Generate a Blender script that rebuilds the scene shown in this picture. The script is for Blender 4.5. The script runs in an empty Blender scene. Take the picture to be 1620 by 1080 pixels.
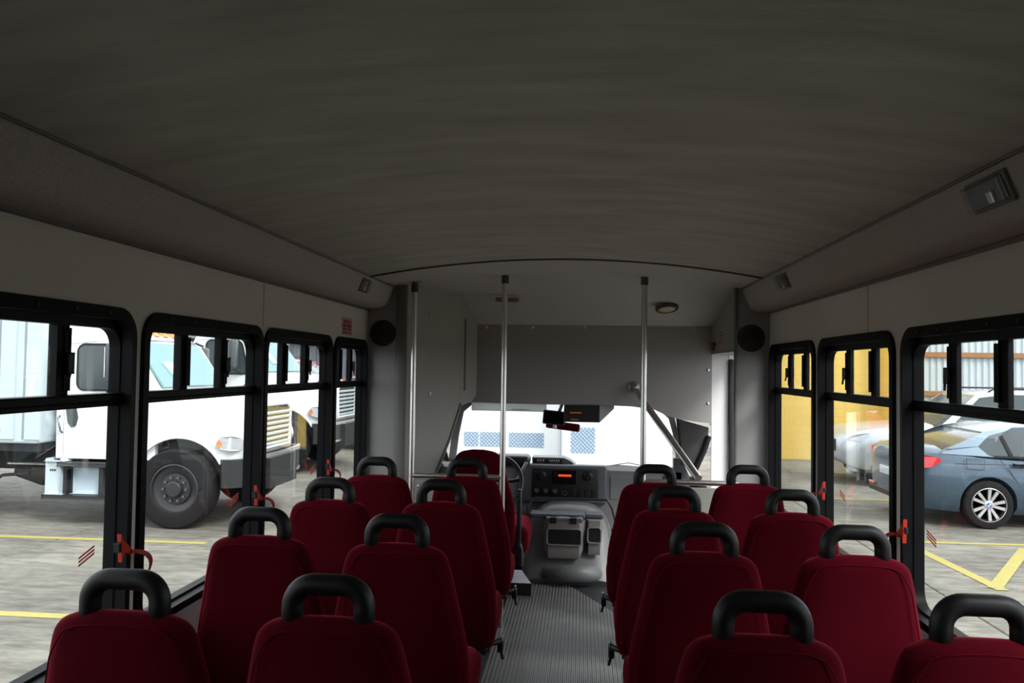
import bpy, bmesh, math, random
from mathutils import Vector, Matrix
random.seed(7)
PI = math.pi
SC = bpy.context.scene
COL = SC.collection

# ------------------------------------------------------------------ camera
def cam_axes(yaw, pitch, roll):
    cy, sy, cp, sp = math.cos(yaw), math.sin(yaw), math.cos(pitch), math.sin(pitch)
    f = Vector((-sy * cp, cy * cp, sp)); r = Vector((cy, sy, 0)); u = r.cross(f)
    c, s = math.cos(roll), math.sin(roll)
    return f, c * r + s * u, -s * r + c * u
F_, R_, U_ = cam_axes(.0887, .0334, .0147)
cd = bpy.data.cameras.new('camera'); cam = bpy.data.objects.new('camera', cd); COL.objects.link(cam)
cd.sensor_width = 36; cd.lens = 1240 / 1620 * 36; cd.clip_start = .02; cd.clip_end = 500
m3 = Matrix((R_, U_, -F_)).transposed()
cam.matrix_world = Matrix.Translation((.1049, 0, 1.5)) @ m3.to_4x4()
SC.camera = cam

# ------------------------------------------------------------------ light
w = bpy.data.worlds.new('overcast_sky'); SC.world = w; w.use_nodes = True
nt = w.node_tree; nt.nodes.clear()
out = nt.nodes.new('ShaderNodeOutputWorld'); bg = nt.nodes.new('ShaderNodeBackground')
tc = nt.nodes.new('ShaderNodeTexCoord'); noi = nt.nodes.new('ShaderNodeTexNoise'); rmp = nt.nodes.new('ShaderNodeValToRGB')
noi.inputs['Scale'].default_value = 2.2; noi.inputs['Detail'].default_value = 4
rmp.color_ramp.elements[0].color = (.80, .90, 1.0, 1); rmp.color_ramp.elements[1].color = (1, 1, 1, 1)
rmp.color_ramp.elements[0].position = .35; rmp.color_ramp.elements[1].position = .65
nt.links.new(tc.outputs['Generated'], noi.inputs['Vector']); nt.links.new(noi.outputs['Fac'], rmp.inputs['Fac'])
nt.links.new(rmp.outputs['Color'], bg.inputs['Color']); nt.links.new(bg.outputs[0], out.inputs['Surface'])
bg.inputs['Strength'].default_value = 1.42
sd = bpy.data.lights.new('hazy_sun', 'SUN'); sd.energy = 2.0; sd.angle = math.radians(20); sd.color = (1, .97, .92)
so = bpy.data.objects.new('hazy_sun', sd); COL.objects.link(so)
so.rotation_euler = Vector((-.56, .46, -.72)).to_track_quat('-Z', 'Y').to_euler()
so.location = (0, 0, 30)
VS = SC.view_settings
SC.display_settings.display_device = 'sRGB'
VS.view_transform = 'Standard'; VS.look = 'None'; VS.exposure = 1.0; VS.gamma = 1; VS.use_curve_mapping = False
CY = SC.cycles
CY.use_denoising = True
CY.max_bounces = 10; CY.diffuse_bounces = 6; CY.glossy_bounces = 5; CY.transparent_max_bounces = 24
CY.caustics_reflective = False; CY.caustics_refractive = False; CY.sample_clamp_indirect = 6
def portal(loc, rot, sx, sy):
    l = bpy.data.lights.new('sky_portal', 'AREA'); l.shape = 'RECTANGLE'; l.size = sx; l.size_y = sy; l.cycles.is_portal = True
    o = bpy.data.objects.new('sky_portal', l); COL.objects.link(o); o.location = loc; o.rotation_euler = rot

# ------------------------------------------------------------------ materials
MATS = {}
def mat(name, col, rough=.6, metal=0., spec=.5, sheen=0., noise=None, bump=None, emit=None, coat=0., map_scale=None, sheen_tint=None):
    """noise = (scale, amount, second colour); bump = (scale, strength, distance)"""
    if name in MATS: return MATS[name]
    m = bpy.data.materials.new(name); m.use_nodes = True; n = m.node_tree; b = n.nodes['Principled BSDF']
    b.inputs['Base Color'].default_value = (*col, 1); b.inputs['Roughness'].default_value = rough
    b.inputs['Metallic'].default_value = metal; b.inputs['Specular IOR Level'].default_value = spec
    if sheen:
        b.inputs['Sheen Weight'].default_value = sheen; b.inputs['Sheen Roughness'].default_value = .4
        if sheen_tint: b.inputs['Sheen Tint'].default_value = (*sheen_tint, 1)
    if coat: b.inputs['Coat Weight'].default_value = coat; b.inputs['Coat Roughness'].default_value = .04
    if noise or bump:
        g = n.nodes.new('ShaderNodeNewGeometry'); mp = n.nodes.new('ShaderNodeMapping')
        n.links.new(g.outputs['Position'], mp.inputs['Vector'])
        if map_scale: mp.inputs['Scale'].default_value = map_scale
    if noise:
        t = n.nodes.new('ShaderNodeTexNoise'); t.inputs['Scale'].default_value = noise[0]; t.inputs['Detail'].default_value = 5
        n.links.new(mp.outputs[0], t.inputs['Vector'])
        r = n.nodes.new('ShaderNodeValToRGB'); r.color_ramp.elements[0].position = .5 - noise[1]; r.color_ramp.elements[1].position = .5 + noise[1]
        r.color_ramp.elements[0].color = (*col, 1); r.color_ramp.elements[1].color = (*noise[2], 1)
        n.links.new(t.outputs['Fac'], r.inputs['Fac']); n.links.new(r.outputs['Color'], b.inputs['Base Color'])
    if bump:
        t2 = n.nodes.new('ShaderNodeTexNoise'); t2.inputs['Scale'].default_value = bump[0]; t2.inputs['Detail'].default_value = 4
        n.links.new(mp.outputs[0], t2.inputs['Vector'])
        bp = n.nodes.new('ShaderNodeBump'); bp.inputs['Strength'].default_value = bump[1]; bp.inputs['Distance'].default_value = bump[2]
        n.links.new(t2.outputs['Fac'], bp.inputs['Height']); n.links.new(bp.outputs[0], b.inputs['Normal'])
    if emit:
        b.inputs['Emission Color'].default_value = (*emit[0], 1); b.inputs['Emission Strength'].default_value = emit[1]
    MATS[name] = m
    return m
def glass_mat(name, tint, refl=1.0, rough=0.0):
    """thin clear sheet: straight-through transmission plus Schlick reflection, alike from both sides"""
    m = bpy.data.materials.new(name); m.use_nodes = True; n = m.node_tree; n.nodes.clear()
    o = n.nodes.new('ShaderNodeOutputMaterial'); mx = n.nodes.new('ShaderNodeMixShader'); tr = n.nodes.new('ShaderNodeBsdfTransparent')
    gl = n.nodes.new('ShaderNodeBsdfGlossy'); lw = n.nodes.new('ShaderNodeLayerWeight'); lw.inputs['Blend'].default_value = .5
    pw = n.nodes.new('ShaderNodeMath'); pw.operation = 'POWER'; pw.inputs[1].default_value = 5
    mu = n.nodes.new('ShaderNodeMath'); mu.operation = 'MULTIPLY_ADD'; mu.inputs[1].default_value = .96 * refl; mu.inputs[2].default_value = .042 * refl; mu.use_clamp = True
    tr.inputs[0].default_value = (*tint, 1); gl.inputs['Roughness'].default_value = rough
    n.links.new(lw.outputs['Facing'], pw.inputs[0]); n.links.new(pw.outputs[0], mu.inputs[0]); n.links.new(mu.outputs[0], mx.inputs[0])
    n.links.new(tr.outputs[0], mx.inputs[1]); n.links.new(gl.outputs[0], mx.inputs[2]); n.links.new(mx.outputs[0], o.inputs['Surface'])
    MATS[name] = m
    return m
GLASS = glass_mat('window_glass', (.97, .985, .98))
LENS = glass_mat('clear_lens', (.85, .87, .9), 1.0, .08)
CEIL = mat('ceiling_fabric', (.44, .43, .385), .95, spec=.15, noise=(4, .25, (.60, .59, .54)), bump=(3.0, .55, .03), map_scale=(.7, 2.6, 1))
COVE = mat('grey_carpet', (.40, .375, .35), .95, spec=.1, noise=(140, .25, (.56, .53, .51)), bump=(220, .5, .003))
HEAD = mat('header_fabric', (.54, .52, .50), .95, spec=.1, noise=(120, .25, (.66, .635, .615)), bump=(200, .4, .003))
LAM = mat('wall_laminate', (.70, .68, .615), .38, noise=(2.2, .2, (.78, .755, .70)))
LAML = mat('lower_wall_vinyl', (.36, .30, .31), .6, noise=(90, .3, (.42, .36, .37)))
GREY = mat('grey_panel', (.34, .33, .295), .5, bump=(300, .15, .001), noise=(3, .25, (.38, .37, .335)))
GREYD = mat('speaker_panel_grey', (.33, .325, .32), .3, bump=(300, .08, .001))
OHM = mat('overhead_panel_grey', (.35, .335, .325), .6, bump=(300, .15, .001))
JAMB = mat('jamb_white', (.88, .88, .89), .35)
BLK = mat('black_aluminium', (.005, .005, .006), .5, spec=.12)
BLKR = mat('black_rubber', (.01, .01, .011), .7)
FOAM = mat('black_foam_grip', (.006, .006, .007), .48, spec=.3, bump=(400, .2, .001))
PLB = mat('black_plastic', (.015, .015, .017), .45)
CHR = mat('stainless_steel', (.76, .75, .73), .30, 1.0)
ALU = mat('aluminium_trim', (.35, .34, .33), .4, .8)
TRIMG = mat('grey_plastic_trim', (.17, .165, .155), .5)
BRN = mat('brown_trim', (.07, .055, .045), .6)
RED = mat('red_velour', (.058, .0009, .0050), .9, spec=.05, sheen=.6, sheen_tint=(1, .09, .14), noise=(500, .3, (.076, .0014, .0070)), bump=(600, .3, .002))
FLR = mat('dark_rubber_floor', (.035, .037, .042), .5)
MAT_ = mat('ribbed_aisle_rubber', (.15, .15, .155), .38, noise=(9, .3, (.22, .215, .20)))
DASH = mat('dash_plastic_blue_grey', (.12, .125, .145), .5)
DASHL = mat('dash_plastic_grey', (.27, .27, .28), .55)
DOG = mat('engine_cover_vinyl', (.17, .175, .18), .42, bump=(250, .2, .001))
ORG = mat('organiser_plastic', (.27, .26, .255), .5)
WHT = mat('white_paint', (.75, .77, .78), .25, coat=.4)
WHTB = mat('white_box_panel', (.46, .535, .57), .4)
WHTP = mat('white_card', (.86, .88, .94), .6)
YEL = mat('yellow_wall_paint', (.76, .51, .11), .75, noise=(1.2, .25, (.80, .57, .15)), bump=(60, .3, .004))
def block_joints(m):
    n = m.node_tree; b = n.nodes['Principled BSDF']; g = n.nodes.new('ShaderNodeNewGeometry'); sx = n.nodes.new('ShaderNodeSeparateXYZ'); cx = n.nodes.new('ShaderNodeCombineXYZ')
    br = n.nodes.new('ShaderNodeTexBrick'); br.inputs['Scale'].default_value = 1; br.inputs['Brick Width'].default_value = .41; br.inputs['Row Height'].default_value = .205
    br.inputs['Mortar Size'].default_value = .008; br.inputs['Color1'].default_value = (1, 1, 1, 1); br.inputs['Color2'].default_value = (.97, .97, .97, 1); br.inputs['Mortar'].default_value = (.86, .86, .86, 1)
    n.links.new(g.outputs['Position'], sx.inputs[0]); n.links.new(sx.outputs['X'], cx.inputs['X']); n.links.new(sx.outputs['Z'], cx.inputs['Y']); n.links.new(cx.outputs[0], br.inputs['Vector'])
    src = b.inputs['Base Color'].links[0].from_socket; mx = n.nodes.new('ShaderNodeMixRGB'); mx.blend_type = 'MULTIPLY'; mx.inputs[0].default_value = 1
    n.links.new(src, mx.inputs[1]); n.links.new(br.outputs['Color'], mx.inputs[2]); n.links.new(mx.outputs[0], b.inputs['Base Color'])
block_joints(YEL)
YLN = mat('yellow_line_paint', (.40, .33, .06), .75, noise=(14, .25, (.29, .26, .11)))
COR = mat('corrugated_sheet', (.45, .52, .56), .45, noise=(4, .3, (.52, .58, .62)))
WOOD = mat('fence_timber', (.36, .18, .075), .8, noise=(9, .3, (.26, .12, .05)), map_scale=(.4, 4, 4))
BMWP = mat('slate_blue_paint', (.055, .09, .13), .28, .4, coat=.7)
SILV = mat('silver_paint', (.50, .53, .56), .3, .5, coat=.6)
REDP = mat('red_car_paint', (.45, .012, .03), .35, coat=.5)
CGL = mat('car_window_glass', (.05, .065, .07), .10, spec=.45)
TGL = mat('truck_window_glass', (.13, .26, .27), .1, spec=.6)
TYR = mat('tyre_rubber', (.009, .009, .010), .8, spec=.25)
RIMK = mat('black_steel_wheel', (.02, .022, .026), .4)
RIMS = mat('alloy_wheel', (.62, .62, .63), .3, .8)
LUG = mat('lug_nut_metal', (.16, .16, .175), .4, .8)
TAIL = mat('red_tail_lamp', (.55, .015, .02), .15, coat=.8)
HLAMP = mat('headlamp_glass', (.55, .58, .62), .12, .3, coat=.8)
AMB = mat('amber_lamp', (.85, .22, .05), .25)
ORG2 = mat('orange_red_plastic', (.55, .035, .015), .4)
REDT = mat('red_print', (.36, .04, .04), .7)
REDD = mat('red_decal', (.62, .09, .06), .6)
REDW = mat('red_strap', (.40, .03, .02), .6)
MIR = mat('mirror_glass', (.85, .85, .87), .02, 1.0)
DISP = mat('orange_display', (.5, .06, .01), .4, emit=((1, .09, .02), .42))
DISP2 = mat('dim_orange_display', (.3, .08, .01), .4, emit=((1, .25, .04), .10))
BLUEK = mat('blue_knob_mark', (.03, .12, .30), .4)
WPRT = mat('white_print', (.7, .7, .72), .5)
MESHM = mat('galvanised_wire', (.22, .30, .40), .5)
DKBLD = mat('dark_storefront', (.10, .10, .115), .7, noise=(1.5, .3, (.15, .15, .17)))
BLUEM = mat('blue_badge', (.04, .12, .42), .3)

def concrete():
    m = bpy.data.materials.new('worn_concrete'); m.use_nodes = True; n = m.node_tree; b = n.nodes['Principled BSDF']
    g = n.nodes.new('ShaderNodeNewGeometry')
    def noise(scale, det, stretch=(1, 1, 1)):
        mp = n.nodes.new('ShaderNodeMapping'); mp.inputs['Scale'].default_value = stretch
        t = n.nodes.new('ShaderNodeTexNoise'); t.inputs['Scale'].default_value = scale; t.inputs['Detail'].default_value = det
        n.links.new(g.outputs['Position'], mp.inputs[0]); n.links.new(mp.outputs[0], t.inputs['Vector'])
        return t
    a = noise(5.5, 10, (.55, 1.8, 1)); a.inputs['Roughness'].default_value = .65; c = noise(.6, 5)
    r1 = n.nodes.new('ShaderNodeValToRGB'); r1.color_ramp.elements[0].position = .36; r1.color_ramp.elements[1].position = .62
    r1.color_ramp.elements[0].color = (.125, .115, .095, 1); r1.color_ramp.elements[1].color = (.25, .235, .195, 1)
    r2 = n.nodes.new('ShaderNodeValToRGB'); r2.color_ramp.elements[0].position = .35; r2.color_ramp.elements[1].position = .6
    r2.color_ramp.elements[0].color = (.62, .62, .63, 1); r2.color_ramp.elements[1].color = (1, 1, 1, 1)
    mx = n.nodes.new('ShaderNodeMixRGB'); mx.blend_type = 'MULTIPLY'; mx.inputs[0].default_value = 1
    n.links.new(a.outputs['Fac'], r1.inputs[0]); n.links.new(c.outputs['Fac'], r2.inputs[0])
    n.links.new(r1.outputs[0], mx.inputs[1]); n.links.new(r2.outputs[0], mx.inputs[2]); n.links.new(mx.outputs[0], b.inputs['Base Color'])
    b.inputs['Roughness'].default_value = .85
    return m
CONC = concrete()
JOINT = mat('joint_filler', (.06, .055, .05), .9)

# ------------------------------------------------------------------ mesh builder
class MB:
    def __init__(s): s.v = []; s.f = []
    def add(s, vs, fs):
        o = len(s.v); s.v += [tuple(p) for p in vs]; s.f += [tuple(i + o for i in q) for q in fs]; return s
    def box(s, x0, y0, z0, x1, y1, z1):
        return s.add([(x0, y0, z0), (x1, y0, z0), (x1, y1, z0), (x0, y1, z0), (x0, y0, z1), (x1, y0, z1), (x1, y1, z1), (x0, y1, z1)],
                     [(0, 3, 2, 1), (4, 5, 6, 7), (0, 1, 5, 4), (1, 2, 6, 5), (2, 3, 7, 6), (3, 0, 4, 7)])
    def rbox(s, x0, y0, z0, x1, y1, z1, r=.01, seg=2):
        bm = bmesh.new(); bmesh.ops.create_cube(bm, size=1)
        for q in bm.verts: q.co = Vector(((x0 + x1) / 2 + q.co.x * (x1 - x0), (y0 + y1) / 2 + q.co.y * (y1 - y0), (z0 + z1) / 2 + q.co.z * (z1 - z0)))
        r = min(r, .49 * min(abs(x1 - x0), abs(y1 - y0), abs(z1 - z0)))
        bmesh.ops.bevel(bm, geom=list(bm.edges), offset=r, segments=seg, affect='EDGES', profile=.5)
        bm.verts.index_update(); s.add([q.co[:] for q in bm.verts], [[q.index for q in f.verts] for f in bm.faces]); bm.free(); return s
    def obox(s, c, size, M, r=0, seg=2):
        t = MB(); a, b, d = [k / 2 for k in size]
        (t.rbox(-a, -b, -d, a, b, d, r, seg) if r else t.box(-a, -b, -d, a, b, d))
        return s.add([M @ Vector(p) + Vector(c) for p in t.v], t.f)
    def loft(s, rings, cap=True, closed=True):
        n = len(rings[0]); vs = [p for r in rings for p in r]; fs = []
        for i in range(len(rings) - 1):
            for j in range(n if closed else n - 1):
                k = (j + 1) % n; fs.append((i * n + j, i * n + k, (i + 1) * n + k, (i + 1) * n + j))
        if cap:
            fs.append(tuple(range(n - 1, -1, -1))); e = (len(rings) - 1) * n; fs.append(tuple(range(e, e + n)))
        return s.add(vs, fs)
    def tube(s, pts, r, seg=10, closed=False, cap=True):
        pts = [Vector(p) for p in pts]; rings = []; n = len(pts); up = None
        for i, p in enumerate(pts):
            a = pts[i - 1] if (i > 0 or closed) else p; b = pts[(i + 1) % n] if (i < n - 1 or closed) else p
            t = (b - a).normalized()
            if up is None:
                up = Vector((0, 0, 1)) if abs(t.z) < .9 else Vector((1, 0, 0))
            u = (up - t * up.dot(t)).normalized(); q = t.cross(u); up = u
            rr = r[i] if isinstance(r, (list, tuple)) else r
            rings.append([p + rr * (math.cos(k * 2 * PI / seg) * u + math.sin(k * 2 * PI / seg) * q) for k in range(seg)])
        if closed: rings.append(rings[0])
        return s.loft(rings, cap and not closed)
    def cyl(s, p0, p1, r, seg=16): return s.tube([p0, p1], r, seg)
    def lathe(s, prof, c, ax='Y', seg=32, cap=True):
        """prof = [(radius, offset along axis)]"""
        rings = []
        for rr, h in prof:
            ring = []
            for k in range(seg):
                a = k * 2 * PI / seg; x, y = rr * math.cos(a), rr * math.sin(a)
                ring.append((c[0] + x, c[1] + h, c[2] + y) if ax == 'Y' else (c[0] + x, c[1] + y, c[2] + h) if ax == 'Z' else (c[0] + h, c[1] + x, c[2] + y))
            rings.append(ring)
        return s.loft(rings, cap)
    def prism(s, poly, d):
        n = len(poly); d = Vector(d); b = [Vector(p) + d for p in poly]
        return s.add([*poly, *b], [tuple(range(n - 1, -1, -1)), tuple(range(n, 2 * n))] + [(i, (i + 1) % n, n + (i + 1) % n, n + i) for i in range(n)])
    def mesh(s, name, m, smooth=None):
        me = bpy.data.meshes.new(name); me.from_pydata(s.v, [], s.f)
        bm = bmesh.new(); bm.from_mesh(me); bmesh.ops.recalc_face_normals(bm, faces=bm.faces)
        if smooth is not None:
            lim = math.radians(smooth)
            for f in bm.faces: f.smooth = True
            for e in bm.edges:
                if len(e.link_faces) == 2 and e.calc_face_angle(0) > lim: e.smooth = False
        bm.to_mesh(me); bm.free(); me.materials.append(m); me.update(); return me
    def build(s, name, m, parent=None, smooth=None, local=False):
        if parent is not None and not local:
            o = Vector((0, 0, 0)); q = parent
            while q: o += q.location; q = q.parent
            s.v = [tuple(Vector(p) - o) for p in s.v]
        return link(name, s.mesh(name, m, smooth), parent)
def link(name, me, parent=None):
    o = bpy.data.objects.new(name, me); COL.objects.link(o)
    if parent is not None: o.parent = parent
    return o
def tag(o, label=None, cat=None, group=None, kind=None):
    if label: o['label'] = label
    if cat: o['category'] = cat
    if group: o['group'] = group
    if kind: o['kind'] = kind
    return o
def empty(name, loc=(0, 0, 0), label=None, cat=None, group=None, kind=None):
    o = bpy.data.objects.new(name, None); COL.objects.link(o); o.location = loc; o.empty_display_size = .1
    return tag(o, label, cat, group, kind)
def copy_tree(o, parent=None):
    c = o.copy(); COL.objects.link(c); c.parent = parent
    for ch in list(o.children): copy_tree(ch, c)
    return c
def interp(tab, x):
    """Catmull-Rom through (x, value) rows"""
    n = len(tab)
    if x <= tab[0][0]: return tab[0][1]
    if x >= tab[-1][0]: return tab[-1][1]
    for i in range(n - 1):
        if tab[i][0] <= x <= tab[i + 1][0]:
            x0, y0 = tab[i]; x1, y1 = tab[i + 1]; h = x1 - x0; t = (x - x0) / h
            m0 = (y1 - tab[i - 1][1]) / (x1 - tab[i - 1][0]) if i > 0 else (y1 - y0) / h
            m1 = (tab[i + 2][1] - y0) / (tab[i + 2][0] - x0) if i < n - 2 else (y1 - y0) / h
            return (2 * t**3 - 3 * t**2 + 1) * y0 + (t**3 - 2 * t**2 + t) * h * m0 + (-2 * t**3 + 3 * t**2) * y1 + (t**3 - t**2) * h * m1
def lin(tab, x):
    if x <= tab[0][0]: return tab[0][1]
    for (a, b), (c, d) in zip(tab, tab[1:]):
        if x <= c: return b + (d - b) * (x - a) / (c - a)
    return tab[-1][1]
def rrect(x0, y0, x1, y1, r, seg=6):
    pts = []
    for cx, cy, a0 in ((x1 - r, y1 - r, 0), (x0 + r, y1 - r, PI / 2), (x0 + r, y0 + r, PI), (x1 - r, y0 + r, 1.5 * PI)):
        for k in range(seg + 1):
            a = a0 + k * PI / 2 / seg; pts.append((cx + r * math.cos(a), cy + r * math.sin(a)))
    return pts

# ------------------------------------------------------------------ bus shell
WX = 1.19; YB = -1.25; YF = 4.65
WINL = [(.44, 1.285), (1.32, 2.165), (2.205, 3.082), (3.095, 3.972), (4.005, 4.632)]
WINR = [(.99, 1.85), (1.89, 2.756), (2.82, 3.692), (3.75, 4.622)]
ZS, ZT = .70, 1.652
def wall(name, s, wins, yend):
    r = empty(name, (s * WX, 1.7, 0), kind='structure')
    lo = MB(); lo.box(s * WX, YB, -.75, s * 1.235, yend, ZS + .025); lo.build('lower_panel', LAML, r)
    up = MB(); up.box(s * WX, YB, ZT - .03, s * 1.235, yend, 2.12)
    ys = [YB] + [v for a, b in wins for v in (a + .025, b - .025)] + [yend]
    for a, b in zip(ys[::2], ys[1::2]): up.box(s * WX, a, ZS + .025, s * 1.235, b, ZT - .03)
    up.build('upper_panel', LAM, r)
    # vertical panel joint strips over the windows
    for y in (1.3, 3.09):
        MB().box(s * (WX - .0015), y - .004, ZT, s * WX, y + .004, 1.845).build('panel_joint', mat('joint_strip', (.52, .50, .45), .5), r)
    return r
wall('wall_left', -1, WINL, YF + .02); wall('wall_right', 1, WINR, YF + .02)

def window(idx, s, y0, y1, first_gap):
    yc = (y0 + y1) / 2
    r = empty('window_%d' % idx, (s * 1.22, yc, ZS), kind='structure')
    A = rrect(y0, ZS, y1, ZT, .085, 7)
    B = rrect(y0 + .026, ZS + .026, y1 - .026, ZT - .034, .066, 7)
    C = rrect(y0 + .030, ZS + .034, y1 - .030, ZT - .058, .055, 7)
    def L(o, x): return [(s * x, p, q) for p, q in o]
    f = MB(); f.loft([L(A, 1.192), L(A, 1.177), L(B, 1.175), L(B, 1.208), L(C, 1.210), L(C, 1.243), L(A, 1.243)], cap=False)
    f.build('window_frame', BLK, r, 35)
    # small rivets on the head of the frame
    rv = MB()
    for k in range(5):
        y = y0 + .14 + k * (y1 - y0 - .28) / 4
        rv.lathe([(.006, 0), (.005, -s * .003), (.001, -s * .004)], (s * 1.176, y, ZT - .017), 'X', 8)
    rv.build('rivets', PLB, r)
    rl = MB(); rl.rbox(s * 1.207, y0 + .028, 1.388, s * 1.245, y1 - .028, 1.412, .004).rbox(s * 1.215, y0 + .028, 1.376, s * 1.242, y1 - .028, 1.392, .003)
    rl.build('rail', BLK, r)
    W = y1 - y0
    for k, (f0, f1) in enumerate(((.335, .405), (.665, .735))):
        a, b = y0 + f0 * W, y0 + f1 * W; yy = (a + b) / 2
        mu = MB(); mu.rbox(s * 1.226, a, 1.41, s * 1.244, b - .012, 1.597, .003).rbox(s * (1.219 if k == 0 else 1.224), yy, 1.425, s * 1.228, b - .004, 1.585, .002)
        mo = mu.build('mullion', BLK, r)
        if k == 1:
            la = MB(); la.rbox(s * 1.208, yy + .002, 1.47, s * 1.221, yy + .016, 1.52, .003).cyl((s * 1.212, yy + .01, 1.472), (s * 1.202, yy - .012, 1.452), .004, 8)
            la.build('sash_latch', PLB, mo)
    MB().box(s * 1.236, y0 + .028, ZS + .03, s * 1.239, y1 - .028, 1.39).build('pane', GLASS, r)
    for a, b in ((y0 + .028, y0 + .37 * W), (y0 + .37 * W, y0 + .73 * W), (y0 + .73 * W, y1 - .028)):
        MB().box(s * 1.232, a, 1.41, s * 1.235, b, ZT - .055).build('pane', GLASS, r)
    return r
def release(win, s, ymain, zmain, dirn):
    """red emergency latch on the front stile and its strap"""
    h = MB(); X = s * 1.168
    h.prism([(X, ymain - .006, zmain + .035), (X, ymain + .012, zmain + .012), (X, ymain + .055, zmain - .022), (X, ymain + .045, zmain - .035), (X, ymain + .018, zmain - .018), (X, ymain + .002, zmain - .045)], (s * .012, 0, 0))
    h.build('release_handle', ORG2, win)
    st = MB(); pts = []
    for k in range(9):
        t = k / 8; pts.append((s * (1.160 - .02 * math.sin(t * PI)), ymain + .04 + dirn * .075 * math.sin(t * PI / 2), zmain - .022 - .088 * t ** 1.6))
    rg = [[(p[0], p[1] - .007, p[2] - .004), (p[0], p[1] + .007, p[2] + .004), (p[0] + .003, p[1] + .007, p[2] + .004), (p[0] + .003, p[1] - .007, p[2] - .004)] for p in pts]
    st.loft(rg); st.build('release_strap', REDW, win, 60)
    cp = MB(); cp.rbox(s * 1.168, ymain - .020, zmain - .012, s * 1.178, ymain - .008, zmain + .010, .003); cp.build('latch_plate', BLKR, win)
    dc = MB()
    for k in range(3):
        dc.prism([(s * 1.2355, ymain - .09, zmain - .012 - .010 * k), (s * 1.2355, ymain - .09, zmain - .0175 - .010 * k), (s * 1.2355, ymain - .022, zmain + .0015 - .010 * k), (s * 1.2355, ymain - .022, zmain + .007 - .010 * k)], (-s * .0006, 0, 0))
    dc.build('decal', REDD, win)
idx = 1
for s, wins in ((-1, WINL), (1, WINR)):
    for k, (a, b) in enumerate(reversed(wins)):
        o = window(idx, s, a, b, 0); idx += 1
        if s < 0 and k in (1, 2, 3): release(o, s, b - .06, .985, 1)
        if s > 0 and k in (1, 2): release(o, s, b - .115 if k == 1 else b - .0, .985, 1) if k == 1 else release(o, s, b - .045, .985, 1)
        portal((s * 1.275, (a + b) / 2, 1.17), (0, s * PI / 2, 0), .94, b - a)

# coves
for n, s in ((1, -1), (2, 1)):
    prof = [(1.19, 1.845), (1.13, 1.843), (1.098, 1.850), (1.078, 1.864), (1.066, 1.885), (1.048, 1.930), (1.030, 1.976), (1.03, 2.06), (1.19, 2.06)]
    r = empty('trim_%d' % n, (s * 1.1, 1.7, 1.84), kind='structure')
    NY = 2
    c = MB().loft([[(s * x, y, z) for x, z in prof] for y in (YB, YF)]); c.build('cove', COVE, r, 40)
    MB().tube([(s * 1.027, YB, 1.978), (s * 1.027, YF, 1.978)], .006, 8).build('cove_bead', TRIMG, r, 60)
    MB().rbox(s * 1.178, YB, 1.832, s * 1.192, YF, 1.846, .003).build('wall_bead', TRIMG, r)

# ceiling
ce = empty('ceiling', (0, 1.5, 1.98), kind='structure')
g = MB(); nx, ny = 40, 110; vs = []; fs = []
rnd = [(random.uniform(.6, 1.6), random.uniform(0, 6.28), random.uniform(4, 13), random.uniform(0, 6.28), random.uniform(-.6, .6)) for _ in range(14)]
for j in range(ny + 1):
    y = YB + (4.1 - YB) * j / ny
    for i in range(nx + 1):
        x = -1.03 + 2.06 * i / nx; u = x / 1.03
        d = sum(math.sin(fy * y + py + sl * x) * (.5 + .5 * math.sin(fx * x * 1.3 + px)) for fx, px, fy, py, sl in rnd) / 14
        vs.append((x, y, 1.979 + .096 * (1 - u * u) + .004 * d * (1 - u ** 4)))
for j in range(ny):
    for i in range(nx): a = j * (nx + 1) + i; fs.append((a, a + 1, a + nx + 2, a + nx + 1))
g.add(vs, fs); g.build('headliner', CEIL, ce, 180)
rows = [((-1.03, 4.1, 1.979), (1.03, 4.1, 1.979), .096), ((-1.03, 4.4, 1.979), (1.03, 4.4, 1.979), .080), ((-1.03, 4.645, 1.985), (1.03, 4.645, 1.98), .052),
        ((-.86, 4.95, 1.993), (1.02, 4.95, 1.93), .02), ((-.71, 5.25, 2.0), (1.02, 5.25, 1.862), .0), ((-.633, 5.5, 1.804), (1.02, 5.5, 1.804), 0)]
g = MB(); rg = []
for l, r_, b in rows:
    ring = []
    for i in range(25):
        t = i / 24; u = 2 * t - 1; p = Vector(l).lerp(Vector(r_), t); p.z += b * (1 - u * u); ring.append(tuple(p))
    rg.append(ring)
g.loft(rg, cap=False, closed=False); g.build('front_header', HEAD, ce, 180)
st = MB(); st.loft([[(x, 4.1 + dy, 1.979 + .096 * (1 - (x / 1.03) ** 2) + dz) for dy, dz in ((-.012, .002), (-.012, -.007), (.012, -.007), (.012, .002))] for x in [-1.028 + 2.056 * k / 24 for k in range(25)]])
st.build('header_trim', BRN, ce, 40)

# roof, rear and outer closures
rf = empty('roof', (0, 2, 2.12), kind='structure')
MB().box(-1.27, YB, 2.12, 1.27, 5.56, 2.17).build('roof_skin', WHT, rf)
rw = empty('wall_rear', (0, YB, 0), kind='structure')
MB().box(-1.26, YB - .06, -.75, 1.26, YB, 2.12).build('rear_panel', mat('rear_bounce_grey', (.20, .19, .18), .9), rw)  # unseen wall; grey chosen for how much light it bounces onto the seats

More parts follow.
